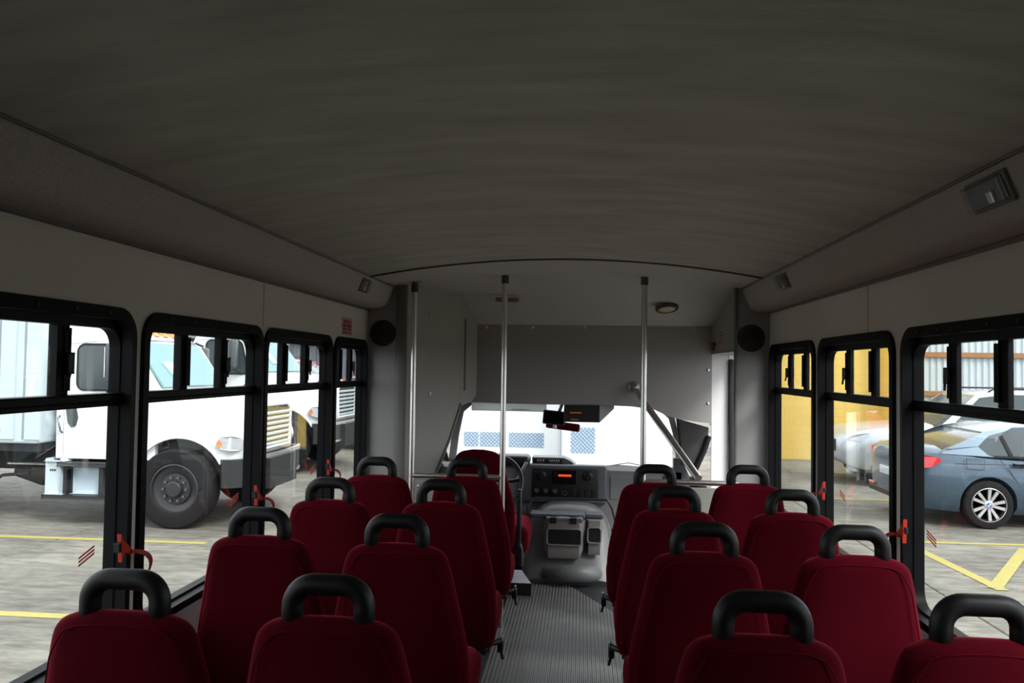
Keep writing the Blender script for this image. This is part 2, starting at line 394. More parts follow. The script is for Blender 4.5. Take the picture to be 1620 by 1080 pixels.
# floor
fl = empty('floor', (0, 2, 0), kind='structure')
q = MB(); q.box(-1.19, YB, -.06, .36, 5.56, 0).box(.36, YB, -.06, 1.19, 4.72, 0).box(.36, 4.72, -.42, 1.19, 5.52, -.36).box(.355, 4.72, -.36, .362, 5.52, -.06).box(.36, 4.715, -.36, 1.19, 4.722, -.06)
q.box(-1.0, 5.56, -.36, 1.06, 6.6, -.3)
q.build('floor_base', FLR, fl)
rb = MB(); pitch = .0205; x = -.36
while x < .335:
    yend = 5.5 if x < .02 else 5.5 - (x - .02) / .26 * .52
    rb.add([(x, YB, .001), (x, YB, .0028), (x + .003, YB, .006), (x + .0105, YB, .006), (x + .0135, YB, .0028), (x + pitch, YB, .0028),
            (x, yend, .001), (x, yend, .0028), (x + .003, yend, .006), (x + .0105, yend, .006), (x + .0135, yend, .0028), (x + pitch, yend - .04, .0028)],
           [(k, k + 1, k + 7, k + 6) for k in range(1, 5)])
    x += pitch
rb.build('aisle_mat', MAT_, fl)

# front bulkheads and overhead panel
wf = empty('wall_front', (0, 5.0, 0), kind='structure')
MB().rbox(-1.19, 4.65, -.05, -1.009, 4.68, 2.06, .004).build('speaker_panel', GREYD, wf)
MB().rbox(1.0, 4.65, -.05, 1.19, 4.68, 2.06, .004).build('speaker_panel', GREYD, wf)
MB().rbox(-1.011, 4.637, -.05, -.944, 4.672, 1.994, .012, 3).build('corner_post', TRIMG, wf, 40)
MB().rbox(.990, 4.638, -.05, 1.006, 4.68, 1.986, .005).build('corner_post', TRIMG, wf, 40)
sp = MB().prism([(-.946, 4.65, -.05), (-.946, 4.65, 1.99), (-.712, 5.25, 2.0), (-.708, 5.259, 1.245), (-.76, 5.127, 1.021), (-.814, 4.986, .831), (-.87, 4.845, .62), (-.87, 4.845, -.05)], (-.02, -.008, 0))
sp.build('side_panel', GREY, wf)
eg = MB(); eg.tube([(-.706, 5.262, 1.25), (-.758, 5.13, 1.021), (-.812, 4.989, .831), (-.868, 4.848, .62)], .011, 8); eg.build('panel_edging', TRIMG, wf, 60)
for px, pz in ((-.853, 1.826), (-.847, 1.33)):
    t = (px + .946) / .234; c = (px, 4.65 + t * .6, pz)
    MB().obox((c[0] + .004, c[1] - .002, c[2]), (.004, .022, .022), Matrix.Rotation(-.37, 3, 'Z'), .0015).build('panel_screw', CHR, wf)
nar = MB().prism([(-.712, 5.25, 2.0), (-.633, 5.5, 1.804), (-.633, 5.5, 1.30), (-.655, 5.43, 1.262), (-.708, 5.255, 1.235)], (-.018, -.006, 0)); nar.build('side_return', GREY, wf)
hp = [(-.694, 5.306, 1.832), (-.641, 5.472, 1.81), (-.641, 5.472, 1.385), (-.649, 5.45, 1.362), (-.694, 5.306, 1.342)]
MB().prism(hp, (.014, -.005, 0)).build('hatch', GREY, wf)
MB().lathe([(.007, 0), (.007, -.006), (.002, -.008)], (-.668, 5.36, 1.62), 'Y', 10).build('hatch_lock', CHR, wf)
oh = MB().prism([(-.640, 5.5, 1.81), (1.0, 5.5, 1.81), (1.0, 5.5, 1.137), (.90, 5.5, 1.145), (.804, 5.5, 1.158), (.70, 5.5, 1.183), (.61, 5.5, 1.224), (.458, 5.5, 1.243), (.219, 5.5, 1.25), (-.11, 5.5, 1.246), (-.422, 5.5, 1.248), (-.64, 5.5, 1.253)], (0, .02, 0))
oh.build('overhead_panel', OHM, wf)
for px, pz in ((-.565, 1.783), (-.238, 1.786), (.125, 1.788), (.886, 1.788), (.974, 1.504), (.974, 1.274)):
    MB().lathe([(.011, 0), (.010, -.004), (.003, -.006)], (px, 5.5, pz), 'Y', 10).build('panel_screw', CHR, wf, 40)
MB().prism([(1.0, 4.66, 1.99), (1.0, 5.5, 1.81), (1.0, 5.5, 1.632), (1.0, 4.66, 1.62)], (.02, 0, 0)).build('door_header', GREY, wf)
MB().rbox(.997, 4.68, 1.612, 1.19, 5.5, 1.632, .003).build('header_lip', ALU, wf)
MB().box(1.0, 5.5, -.36, 1.112, 5.52, 1.632).build('jamb_panel', JAMB, wf)
q = MB(); q.box(-1.26, 5.52, 1.25, -.62, 5.56, 2.12).box(-.64, 5.525, 1.80, 1.26, 5.56, 2.12).box(1.0, 5.525, 1.13, 1.20, 5.56, 1.9).box(1.02, 4.69, 1.64, 1.25, 5.56, 2.12).box(-1.26, 4.69, -.5, -1.2, 5.56, 2.12).box(1.115, 5.5, -.5, 1.2, 5.56, 1.64)
q.build('outer_skin', WHT, wf)
# roof of the cab over the windscreen
cab = empty('trim_3', (0, 5.7, 1.2), kind='structure')
MB().box(-1.03, 6.57, -.42, 1.09, 6.6, .63).build('firewall', PLB, cab)
MB().box(1.06, 5.53, -.42, 1.09, 6.6, .62).build('cab_side', PLB, cab)
q = MB(); q.prism([(-1.0, 5.52, 1.83), (-1.0, 5.98, 1.30), (-1.0, 5.93, 1.255), (-1.0, 5.52, 1.76)], (2.06, 0, 0)); q.build('cab_roof', OHM, cab)
q = MB(); q.prism([(-1.0, 5.27, 1.9), (-1.0, 5.55, 1.8), (-1.0, 5.98, 1.30), (-1.0, 5.80, 1.19), (-1.0, 5.27, 1.235)], (.03, 0, 0)); q.build('cab_side', GREY, cab)
q = MB(); q.prism([(1.05, 5.53, 1.8), (1.05, 5.98, 1.30), (1.05, 5.9, 1.10), (1.05, 5.53, 1.137)], (.03, 0, 0)); q.build('cab_side', GREY, cab)
def pillar(pts, rw):
    rg = []
    for (x, y, z), (hw, hd) in zip(pts, rw): rg.append([(x - hw, y - hd, z), (x - hw, y + hd, z), (x + hw, y + hd, z), (x + hw, y - hd, z)])
    return MB().loft(rg)
pillar([(-.74, 5.84, 1.235), (-.80, 5.84, 1.165), (-.855, 6.0, .98), (-.935, 6.3, .66)], [(.05, .02), (.03, .02), (.027, .02), (.027, .02)]).build('windscreen_pillar', DASHL, cab, 50)
pillar([(.70, 5.9, 1.23), (.775, 5.9, 1.14), (.825, 6.0, .98), (.875, 6.25, .69)], [(.05, .02), (.022, .02), (.018, .02), (.018, .02)]).build('windscreen_pillar', DASHL, cab, 50)
tr = [(.826, 5.9, 1.140), (1.044, 5.9, 1.081), (1.042, 5.9, .985), (.945, 5.9, .765), (.90, 5.9, .80), (.84, 5.9, .965)]
MB().prism(tr, (0, .03, 0)).build('quarter_trim', mat('quarter_trim_grey', (.11, .105, .105), .6), cab)
e = MB(); e.tube([(.816, 5.885, 1.146), (.836, 5.885, .965), (.85, 5.885, .80)], .011, 8); e.tube([(1.046, 5.885, 1.02), (1.01, 5.885, .91), (.94, 5.885, .752)], .020, 8); e.build('quarter_seal', BLKR, cab, 60)
MB().prism([(.80, 5.98, .84), (.86, 5.98, .84), (.92, 5.98, .70), (.92, 5.98, .45), (.80, 5.98, .45)], (0, .04, 0)).build('kick_trim', DASH, cab)
# windscreen
wsx = empty('window_13', (0, 6.2, .66), kind='structure')
q = MB(); rows_ = []
for t in [k / 6 for k in range(7)]:
    hw = .94 - .16 * t; y = 6.55 - .66 * t; z = .64 + .62 * t
    rows_.append([(hw * (2 * i / 12 - 1), y + .02 - .05 * (2 * i / 12 - 1) ** 2, z) for i in range(13)])
q.loft(rows_, cap=False, closed=False); q.build('windscreen', GLASS, wsx, 180)
wp = MB(); wp.tube([(.20, 6.50, .70), (.42, 6.505, .712), (.70, 6.50, .70)], .006, 8); wp.tube([(.70, 6.50, .70), (.50, 6.515, .735), (.30, 6.52, .70)], .004, 6)
wp.build('wiper', PLB, wsx, 60)
portal((0, 6.35, .95), (PI * .5 + .7, 0, 0), 1.8, .9)
# driver's door with its glass
dd = empty('door_1', (-1.0, 5.8, 0), kind='structure')
MB().rbox(-1.03, 5.27, -.4, -.99, 6.4, .76, .01).build('door_panel', PLB, dd)
fr = MB()
fr.tube([(-.975, 5.29, .74), (-.962, 5.30, 1.18), (-.935, 5.72, 1.17), (-.94, 5.86, 1.08), (-.965, 6.25, .74)], .026, 8, closed=True); fr.build('window_frame', BLKR, dd, 60)
MB().prism([(-.985, 5.30, .74), (-.965, 5.31, 1.18), (-.94, 5.72, 1.17), (-.945, 5.86, 1.08), (-.972, 6.25, .74)], (-.004, 0, 0)).build('pane', GLASS, dd)
MB().tube([(-.93, 5.35, 1.15), (-.90, 5.36, .95), (-.90, 5.36, .70)], .017, 8).build('belt_strap', PLB, dd, 60)
# passenger door
pd = empty('door_2', (1.2, 5.46, -.36), kind='structure')
f = MB(); f.rbox(1.205, 5.505, -.36, 1.255, 5.545, 1.60, .006).rbox(1.40, 5.505, -.36, 1.44, 5.545, 1.60, .006).rbox(1.255, 5.505, 1.50, 1.40, 5.545, 1.60, .006).rbox(1.255, 5.505, -.36, 1.40, 5.545, -.20, .006)
f.build('door_frame', ALU, pd)                 # the leaf stands open, turned outwards
MB().rbox(1.112, 5.47, -.36, 1.142, 5.50, 1.58, .008).build('door_seal', BLKR, pd)
MB().box(1.255, 5.523, -.20, 1.40, 5.527, 1.50).build('pane', GLASS, pd)
portal((1.21, 5.08, .65), (0, PI / 2, 0), 1.95, .82)

# ------------------------------------------------------------------ passenger seats
CACHE = {}
def cached(key, fn):
    if key not in CACHE: CACHE[key] = fn()
    return CACHE[key]
def superring(w, t, yc, z, n=3.6, seg=40):
    r = []
    for k in range(seg):
        a = k * 2 * PI / seg; c, s = math.cos(a), math.sin(a)
        r.append((w * math.copysign(abs(c) ** (2 / n), c), yc + t * math.copysign(abs(s) ** (2 / 2.6), s), z))
    return r
BW = [(.36, .200), (.40, .216), (.48, .221), (.58, .220), (.64, .214), (.70, .203), (.78, .186), (.85, .172), (.90, .160), (.925, .148), (.942, .126), (.952, .09), (.957, .04)]
BT = [(.36, .03), (.40, .048), (.60, .052), (.80, .047), (.90, .042), (.935, .034), (.952, .018), (.957, .006)]
def yback(z): return .085 * (.93 - z) / .53
def m_backrest():
    zs = [.36, .37, .385, .40] + [.40 + .02 * k for k in range(1, 25)] + [.892, .903, .914, .924, .933, .941, .947, .952, .955, .957]
    return MB().loft([superring(interp(BW, z), interp(BT, z), yback(z), z) for z in zs]).mesh('backrest', RED, 180)
def m_piping():
    pts = []
    for sgn in (-1, 1):
        l = []
        for z in [.42 + .02 * k for k in range(25)] + [.912, .92]:
            w_ = interp(BW, z) - .022 - max(0, (z - .86)) * .25; t = interp(BT, z)
            l.append((sgn * w_, yback(z) - t * .965, z))
        pts.append(l)
    path = pts[0] + [(x, yback(.928) - .036, .928 + .006 * (1 - (x / .1) ** 2)) for x in (-.09, -.05, 0, .05, .09)] + pts[1][::-1]
    return MB().tube(path, .0018, 6).mesh('piping', RED, 180)
def m_handle():
    hw, r, h = .079, .046, 1.0225
    path = [(-hw, 0, .90)]
    for k in range(9): a = PI - k * PI / 2 / 8; path.append((-hw + r + r * math.cos(a), 0, h - r + r * math.sin(a)))
    for k in range(9): a = PI / 2 - k * PI / 2 / 8; path.append((hw - r + r * math.cos(a), 0, h - r + r * math.sin(a)))
    path.append((hw, 0, .90))
    return MB().tube(path, .0228, 16).mesh('grab_handle', FOAM, 180)
def m_cushion():
    rg = []
    for y, w_, t in ((.05, .200, .042), (.065, .210, .052), (.10, .216, .058), (.25, .217, .060), (.40, .214, .062), (.46, .208, .060), (.495, .196, .052), (.51, .182, .036)):
        ring = []
        for k in range(32):
            a = k * 2 * PI / 32; c, s = math.cos(a), math.sin(a)
            ring.append((w_ * math.copysign(abs(c) ** .5, c), y, .425 + .012 * (y > .3) + t * math.copysign(abs(s) ** .62, s)))
        rg.append(ring)
    return MB().loft(rg).mesh('cushion', RED, 60)
def m_frame():
    f = MB(); f.tube([(-.17, .06, .352), (-.17, .47, .352)], .016, 8).tube([(.17, .06, .352), (.17, .47, .352)], .016, 8)
    f.tube([(-.19, .12, .345), (.19, .12, .345)], .016, 8).tube([(-.19, .42, .345), (.19, .42, .345)], .016, 8)
    return f.mesh('seat_frame', PLB, 60)
def m_leg(y):
    f = MB(); f.rbox(-.025, y - .02, .012, .025, y + .02, .34, .006).rbox(-.05, y - .06, 0, .05, y + .06, .014, .004)
    return f.mesh('leg', PLB)
def m_buckle(s):
    f = MB(); f.tube([(s * .20, .10, .37), (s * .225, .115, .375), (s * .232, .14, .36)], [.010, .012, .010], 8)
    f.rbox(s * .232 - .012, .125, .325, s * .232 + .012, .165, .375, .005)
    return f.mesh('belt_buckle', PLB, 60)
def m_tongue(s): return MB().rbox(s * .236 - .004, .12, .372, s * .236 + .004, .15, .392, .002).mesh('buckle_tongue', ALU)
def m_tail(s): return MB().tube([(s * .232, .15, .33), (s * .238, .155, .305), (s * .242, .15, .29)], .006, 6).mesh('belt_tail', PLB, 60)
def make_seat(loc, aisle, label):
    o = empty('passenger_seat', loc, label, 'seat', 'red passenger seats with grab handles')
    b = link('backrest', cached('b', m_backrest), o); link('piping', cached('p', m_piping), b)
    link('grab_handle', cached('h', m_handle), o); link('cushion', cached('c', m_cushion), o); link('seat_frame', cached('f', m_frame), o)
    for y in (.14, .40): link('leg', cached('l%g' % y, lambda: m_leg(y)), o)
    if aisle:
        k = link('belt_buckle', cached('k%d' % aisle, lambda: m_buckle(aisle)), o)
        link('buckle_tongue', cached('t%d' % aisle, lambda: m_tongue(aisle)), k); link('belt_tail', cached('w%d' % aisle, lambda: m_tail(aisle)), k)
    return o
POS = {'wl': [(-.876, 1.640), (-.896, 2.405), (-.892, 3.085), (-.896, 3.820)], 'al': [(-.430, 1.660), (-.448, 2.367), (-.446, 3.112), (-.452, 3.860)],
       'ar': [(.480, 1.664), (.474, 2.391), (.471, 3.102), (.460, 3.800)], 'wr': [(.926, 1.700), (.916, 2.415), (.915, 3.103), (.906, 3.865)]}
COLN = {'wl': ('by the windows facing the white trucks', 0), 'al': ('on the aisle, on the steering wheel side', 1),
        'ar': ('on the aisle, on the entrance door side', -1), 'wr': ('by the windows facing the blue car', 0)}
ROWN = ['rearmost red seat', 'red seat in second row from the rear,', 'red seat in third row from the rear,', 'frontmost red passenger seat']
for key, pts in POS.items():
    for i, (x, y) in enumerate(pts):
        make_seat((x, y, .006), COLN[key][1], '%s %s' % (ROWN[i], COLN[key][0]))

# driver's seat
ds = empty('driver_seat', (-.545, 5.0, 0), 'red driver seat without grab handle, in front of the steering wheel', 'seat')
DW = [(.30, .20), (.36, .232), (.50, .238), (.62, .232), (.70, .215), (.78, .190), (.86, .168), (.92, .148), (.95, .125), (.965, .095), (.975, .04)]
DT = [(.30, .04), (.36, .06), (.6, .065), (.85, .055), (.93, .045), (.96, .028), (.975, .008)]
rg = []
for z in [.30, .32, .34, .36] + [.36 + .03 * k for k in range(1, 20)] + [.94, .95, .958, .965, .970, .975]:
    rg.append([(p[0], p[1] - .01, p[2]) for p in superring(interp(DW, z), interp(DT, z), .10 * (.95 - z) / .6, z)])
MB().loft(rg).build('backrest', RED, ds, 180, local=True)
MB().rbox(-.25, .08, .28, .32, .55, .475, .06, 4).build('cushion', RED, ds, 60, local=True)
MB().rbox(.256, -.055, .36, .285, -.02, .735, .01, 2).build('armrest', PLB, ds, 60, local=True)
MB().tube([(.268, -.04, .40), (.285, -.05, .36), (.285, -.05, .26)], .016, 8).build('belt_stalk', PLB, ds, 60, local=True)
MB().rbox(-.22, .06, -.30, .15, .50, .28, .02).build('pedestal', PLB, ds, local=True)

# ------------------------------------------------------------------ partitions, poles and rails
def partition(name, x0, x1, poles, label, tops):
    r = empty(name, ((x0 + x1) / 2, 4.55, 0), label, 'partition')
    for x, zt in zip(poles, tops):
        p = MB().cyl((x, 4.55, .004), (x, 4.55, zt), .0165, 16).build('pole', CHR, r, 60)
        MB().lathe([(.0215, zt - .062), (.0215, zt - .012), (.019, zt - .012), (.019, zt - .002)], (x, 4.55, 0), 'Z', 16).build('pole_socket', mat('socket_metal', (.10, .095, .085), .4, .7), p, 40)
        MB().lathe([(.040, zt - .005), (.040, zt + .004)], (x, 4.55, 0), 'Z', 16).build('flange', ALU, p, 40)
    MB().cyl((x0, 4.55, .862), (x1, 4.55, .862), .0155, 14).build('rail', CHR, r, 60)
    MB().rbox(x0 + .02, 4.543, .10, x1 - .02, 4.555, .835, .003).build('panel', GREY, r)
    MB().lathe([(.010, 0), (.009, -.004), (.002, -.006)], (x0 + .055, 4.543, .80), 'Y', 10).build('panel_screw', CHR, r, 40)
    return r
partition('driver_partition', -.890, -.345, (-.880, -.345), 'steel partition of two poles, a rail and panel behind the driver', (1.999, 2.052))
partition('door_partition', .462, 1.0, (.462,), 'steel partition with one pole beside the entrance steps', (2.048,))
dg = empty('grab_rail', (.47, 5.5, 1.378), 'diagonal steel grab rail running down from the overhead panel', 'rail')
MB().cyl((.478, 5.47, 1.36), (.785, 4.62, .878), .022, 16).build('rail', CHR, dg, 60)
MB().lathe([(.040, 0), (.040, -.008), (.028, -.012), (.026, -.045), (.01, -.06)], (.47, 5.5, 1.378), 'Y', 18).build('flange', ALU, dg, 40)

# speakers
for x, z, lab in ((-1.093, 1.697, 'round black speaker in the bulkhead behind the driver'), (1.084, 1.691, 'round black speaker in the bulkhead by the entrance door')):
    sk = empty('speaker', (x, 4.65, z), lab, 'speaker', 'round bulkhead speakers')
    MB().lathe([(.079, .004), (.079, -.006), (.074, -.010), (.068, -.008)], (x, 4.65, z), 'Y', 40).build('rim', PLB, sk, 40)
    MB().lathe([(.070, -.006), (.050, -.011), (.02, -.013), (.001, -.0135)], (x, 4.65, z), 'Y', 40).build('grille', BLKR, sk, 60)

# cove lamps
def cove_lamp(s, y, ln, lab):
    r = empty('cove_lamp', (s * 1.048, y, 1.93), lab, 'lamp', 'clear lamps along the coves')
    n = Vector((-s * .93, 0, -.37)); up = Vector((-s * .37, 0, .93)); Y = Vector((0, 1, 0))
    M = Matrix((n, Y, up)).transposed()
    c = Vector((s * 1.050, y, 1.925))
    MB().obox(c + n * .004, (.012, ln, .076), M, .004).build('bezel', TRIMG, r)
    MB().obox(c + n * .008, (.010, ln * .86, .058), M, .003).build('reflector', mat('lamp_reflector', (.16, .155, .15), .3, .6), r)
    MB().obox(c + n * .018, (.016, ln * .92, .066), M, .006).build('lens', LENS, r)
    MB().obox(c + n * .016 - Y * ln * .1 - up * .012, (.008, ln * .14, .03), M, .003).build('bulb', mat('lamp_bulb', (.8, .8, .82), .15, .6), r)
cove_lamp(1, 3.775, .16, 'small clear lamp near the front of the cove above the blue car')
cove_lamp(1, 1.90, .18, 'clear lamp in the cove at the rear, above the widest window')
cove_lamp(-1, 4.06, .13, 'small clear lamp in the cove above the white trucks')
dl = empty('dome_light', (.65, 5.121, 1.905), 'round cream dome light with dark rim in the sloping front header', 'lamp')
nn = Vector((-.075, .256, 1)).normalized(); rot = Vector((0, 0, 1)).rotation_difference(nn).to_matrix()
def tilt(b, c): b.v = [tuple(rot @ Vector(p) + Vector(c)) for p in b.v]; return b
zc = 1.897
tilt(MB().lathe([(.074, .01), (.074, -.006), (.068, -.012), (.058, -.008)], (0, 0, 0), 'Z', 32), (.65, 5.121, zc)).build('rim', BRN, dl, 40)
tilt(MB().lathe([(.060, -.004), (.045, -.012), (.02, -.016), (.001, -.017)], (0, 0, 0), 'Z', 32), (.65, 5.121, zc)).build('lens', mat('cream_lens', (.62, .55, .40), .3), dl, 60)
vl = empty('marker_lamp', (-.387, 5.13, 1.95), 'slim oblong lamp on the front header behind a steel pole', 'lamp')
M = Matrix.Rotation(-.30, 3, 'X')
MB().obox((-.387, 5.13, 1.948), (.155, .05, .014), M, .006).build('housing', TRIMG, vl)
MB().obox((-.387, 5.128, 1.940), (.130, .032, .010), M, .004).build('lens', mat('dusky_lens', (.25, .12, .11), .3), vl)

# red printed notice on the left wall, header decal and lever
nt_ = empty('notice', (-1.19, 4.23, 1.71), 'small notice of red print on the wall above the front window', 'sign')
X = -1.1885
MB().box(-1.19, 4.145, 1.668, -1.1888, 4.325, 1.762).build('notice_card', mat('notice_pink', (.42, .34, .31), .6), nt_)
words = MB()
for z, h, ws in ((1.740, .017, (.05, .045, .02)), (1.718, .019, (.066, .083)), (1.698, .010, (.06, .03, .05)), (1.680, .009, (.035, .05, .022, .03))):
    tot = sum(ws) + .008 * (len(ws) - 1); y = 4.235 - tot / 2
    for q_ in ws:
        k = int(q_ / .0115)
        for i in range(k): words.box(X - .0006, y + i * q_ / k, z - h / 2, X + .0004, y + (i + .8) * q_ / k, z + h / 2)
        y += q_ + .008
words.build('notice_print', REDT, nt_)
hd = empty('door_release', (1.0, 5.38, 1.675), 'small red release lever above the entrance door', 'lever')
MB().rbox(.975, 5.34, 1.66, 1.0, 5.42, 1.69, .008).build('lever', mat('dark_red_plastic', (.25, .01, .03), .4), hd)
MB().cyl((.985, 5.36, 1.66), (.985, 5.36, 1.635), .008, 10).build('lever_pin', PLB, hd)
hs = empty('door_decal', (1.0, 5.17, 1.71), 'pale decal with red lines above the entrance door', 'sign')
MB().box(.9985, 5.08, 1.665, 1.0, 5.25, 1.76).build('decal_card', mat('decal_grey', (.42, .36, .36), .6), hs)
q = MB()
for k in range(4): q.box(.9978, 5.10, 1.680 + .021 * k, .9985, 5.235 - .02 * (k % 2), 1.688 + .021 * k)
q.build('decal_print', REDT, hs)

# ------------------------------------------------------------------ cab furniture
da = empty('dashboard', (0, 6.1, .3), 'blue grey dashboard with black radio stack under the windscreen', 'dashboard')
b = MB(); b.loft([[(x, 5.98, .30), (x, 5.98, .735), (x, 6.02, .768), (x, 6.50, .70), (x, 6.55, .30)] for x in (-.96, .86)]); b.build('dash_body', DASHL, da)
MB().rbox(-.345, 5.935, .485, .305, 6.03, .775, .02, 3).build('bezel', DASH, da, 40)
MB().rbox(-.258, 5.926, .52, .243, 5.95, .748, .012, 2).build('console_face', PLB, da, 40)
ra = MB().rbox(-.105, 5.920, .632, .08, 5.94, .738, .004).build('radio', mat('radio_black', (.006, .006, .008), .2), da)
MB().box(-.058, 5.9188, .690, .04, 5.921, .706).build('display', DISP, ra)
q = MB()
for z in (.715, .694): q.box(-.088, 5.9188, z, -.070, 5.921, z + .006)
q.build('display_marks', mat('dim_red_marks', (.2, .02, .015), .4), ra)
for x, z in ((-.186, .696), (.163, .697)):
    k = MB().lathe([(.036, 0), (.036, -.012), (.030, -.016), (.010, -.018)], (x, 5.926, z), 'Y', 22).build('knob', mat('knob_black', (.008, .008, .009), .35), da, 40)
    MB().obox((x, 5.902, z), (.012, .016, .052), Matrix.Rotation(.35, 3, 'Y'), .003).build('knob_grip', PLB, k)
for i, x in enumerate((-.225, -.158, -.09)):
    k = MB().lathe([(.024, 0), (.024, -.012), (.018, -.016), (.004, -.017)], (x, 5.926, .578), 'Y', 18).build('knob', PLB, da, 40)
    MB().obox((x, 5.908, .580), (.010, .004, .030), Matrix.Rotation(-.5, 3, 'Y'), .001).build('knob_mark', BLUEK if i == 1 else TRIMG, k)
MB().tube([(-.01 + .016 * math.cos(a), 5.922, .568 + .016 * math.sin(a)) for a in [k * 2 * PI / 16 for k in range(16)]], .0028, 6, closed=True).build('socket_ring', CHR, da, 60)
for x in (.055, .108, .158, .205): MB().rbox(x - .018, 5.921, .545, x + .018, 5.93, .60, .004).build('switch', mat('switch_black', (.010, .010, .011), .5), da)
pod = MB().loft([[(-.26, y, .765), (-.26, y, .822), (-.02, y, .822), (.03, y, .80), (.075, y, .765)] for y in (5.99, 6.15)]).build('gauge_pod', DASH, da)
MB().rbox(-.245, 5.982, .772, -.03, 5.992, .815, .004).build('pod_face', PLB, pod)
q = MB()
for x in (-.215, -.195, -.175, -.125, -.108, -.091, -.074, -.057): q.rbox(x - .005, 5.978, .795, x + .005, 5.984, .806, .002)
for x in (-.205, -.185, -.115, -.098, -.081, -.064): q.box(x - .004, 5.980, .783, x + .004, 5.983, .786)
q.build('pod_buttons', WPRT, pod)
MB().rbox(-.80, 5.90, .76, -.275, 6.1, .838, .03, 3).build('cluster_hood', PLB, da, 40)
MB().rbox(.33, 5.972, .52, .70, 5.985, .70, .01).build('glovebox_door', DASHL, da)
vt = MB().lathe([(.030, 0), (.030, -.012), (.022, -.014), (.020, -.004)], (.755, 5.985, .69), 'Y', 20).build('air_vent', PLB, da, 40)
MB().lathe([(.020, -.004), (.001, -.010)], (.755, 5.985, .69), 'Y', 12).build('vent_core', BLKR, vt)
sw = empty('steering_wheel', (-.545, 5.62, .70), 'black steering wheel seen past the red driver seat', 'steering wheel')
ax = Vector((0, -.90, .43)).normalized(); u = Vector((1, 0, 0)); v_ = ax.cross(u); c0 = Vector((-.510, 5.62, .675))
ring = [c0 + .200 * (math.cos(a) * u + math.sin(a) * v_) for a in [k * 2 * PI / 48 for k in range(48)]]
MB().tube(ring, .016, 10, closed=True).build('rim', mat('wheel_rim_leather', (.03, .032, .036), .28), sw, 180)
for a in (0.15, PI - .15, 1.5 * PI):
    MB().tube([c0 - ax * .03 + .05 * (math.cos(a) * u + math.sin(a) * v_), c0 + .195 * (math.cos(a) * u + math.sin(a) * v_)], .013, 8).build('spoke', PLB, sw, 60)
hb = MB(); hb.tube([c0 - ax * .06, c0 - ax * .0, c0 + ax * .012], [.075, .075, .05], 20); hb.build('hub', PLB, sw, 40)
MB().tube([c0 - ax * .05, c0 - ax * .25], .05, 14).build('column', PLB, sw, 40)
MB().tube([c0 - ax * .12 + u * .05, c0 - ax * .13 + u * .15 + Vector((0, 0, .05)), Vector((-.285, 5.75, .808))], [.007, .008, .013], 8).build('stalk', ALU, sw, 60)
# engine cover
ec = empty('engine_cover', (.02, 5.75, 0), 'grey moulded engine cover bulging up between the front seats', 'cover')
rg = []
for y, hw, top in ((5.50, .27, .05), (5.53, .275, .11), (5.575, .28, .19), (5.62, .285, .30), (5.655, .288, .40), (5.69, .29, .47), (5.74, .29, .512), (5.91, .29, .515)):
    ring = [(.03 - hw - .05, y, 0)]
    for k in range(15):
        a = PI - k * PI / 14; c, s_ = math.cos(a), math.sin(a)
        ring.append((.03 + (hw + .05 * (1 - s_)) * math.copysign(abs(c) ** .55, c), y - .03 * s_ * (top < .4), top * abs(s_) ** .5))
    ring.append((.03 + hw + .05, y, 0)); rg.append(ring)
MB().loft(rg).build('cover_shell', DOG, ec, 50)
bl = MB()
for k in range(1): pass
rg = []
for z, r1 in ((0.03, .19), (.05, .215), (.085, .22), (.115, .20), (.135, .17)):
    rg.append([(.055 + r1 * math.cos(a), 5.545 - .17 * (r1 / .22) * math.sin(a), z + .02 * math.sin(a)) for a in [PI * t / 20 for t in range(21)]])
bl.loft(rg, cap=False, closed=False); bl.build('toe_bulge', DOG, ec, 180)
MB().tube([(-.285, 5.63, .30), (-.268, 5.72, .50), (-.23, 5.80, .545), (.30, 5.80, .545), (.335, 5.72, .50), (.375, 5.63, .36)], .008, 8).build('cover_seam', BLKR, ec, 60)
# organiser
og = empty('console_organiser', (.02, 5.5, .2), 'grey console organiser with two open bins and cup holders', 'organiser')
def binpart(x0, x1, yf, z0, z1, ow, oz, ch):
    # bin: closed tapered tub, no opening cut in it
    pr = [(x0, 0), (x0 + ch, -.03), (x1 - ch, -.03), (x1, 0)]
    b = MB()
    def yb(z): return lin([(.18, 5.545), (.24, 5.565), (.30, 5.59), (.40, 5.625), (.46, 5.645)], z)
    def lvl(z, inset, out): return [(x0 + inset, yb(z), z)] + [(x, yf + dy - out, z) if abs(dy) > 0 else (x + (inset if x == x0 else -inset), yf + .02 - out, z) for x, dy in pr] + [(x1 - inset, yb(z), z)]
    b.loft([lvl(z0, .045, -.018), lvl(z0 + .015, .03, -.012), lvl(z0 + .06, .012, -.006), lvl(z1 - .05, 0, 0), lvl(z1, 0, 0)])
    o = b.build('bin', ORG, og, 30)
    # bin mouth: flat near-black plate paints the hollow's shade, framed by a lip
    m = MB(); y = yf - .031
    m.rbox(ow[0], y - .004, oz[0], ow[1], y + .004, oz[1], .004); mm = m.build('bin_shade_plate', mat('bin_shade_black', (.006, .006, .007), .8), o)
    fr_ = MB(); pts = rrect(ow[0] - .004, oz[0] - .004, ow[1] + .004, oz[1] + .004, .02, 4)
    fr_.tube([(a, y - .003, c) for a, c in pts], .006, 6, closed=True); fr_.build('bin_lip', ORG, o, 60)
binpart(-.150, .145, 5.50, .185, .445, (-.115, .112), (.285, .388), .04)
binpart(.148, .268, 5.53, .21, .45, (.165, .248), (.30, .398), .02)
t = MB(); t.rbox(-.245, 5.52, .455, .145, 5.66, .485, .012).rbox(.14, 5.55, .455, .275, 5.66, .487, .012); t.build('tray', mat('organiser_dark', (.12, .125, .14), .45), og)
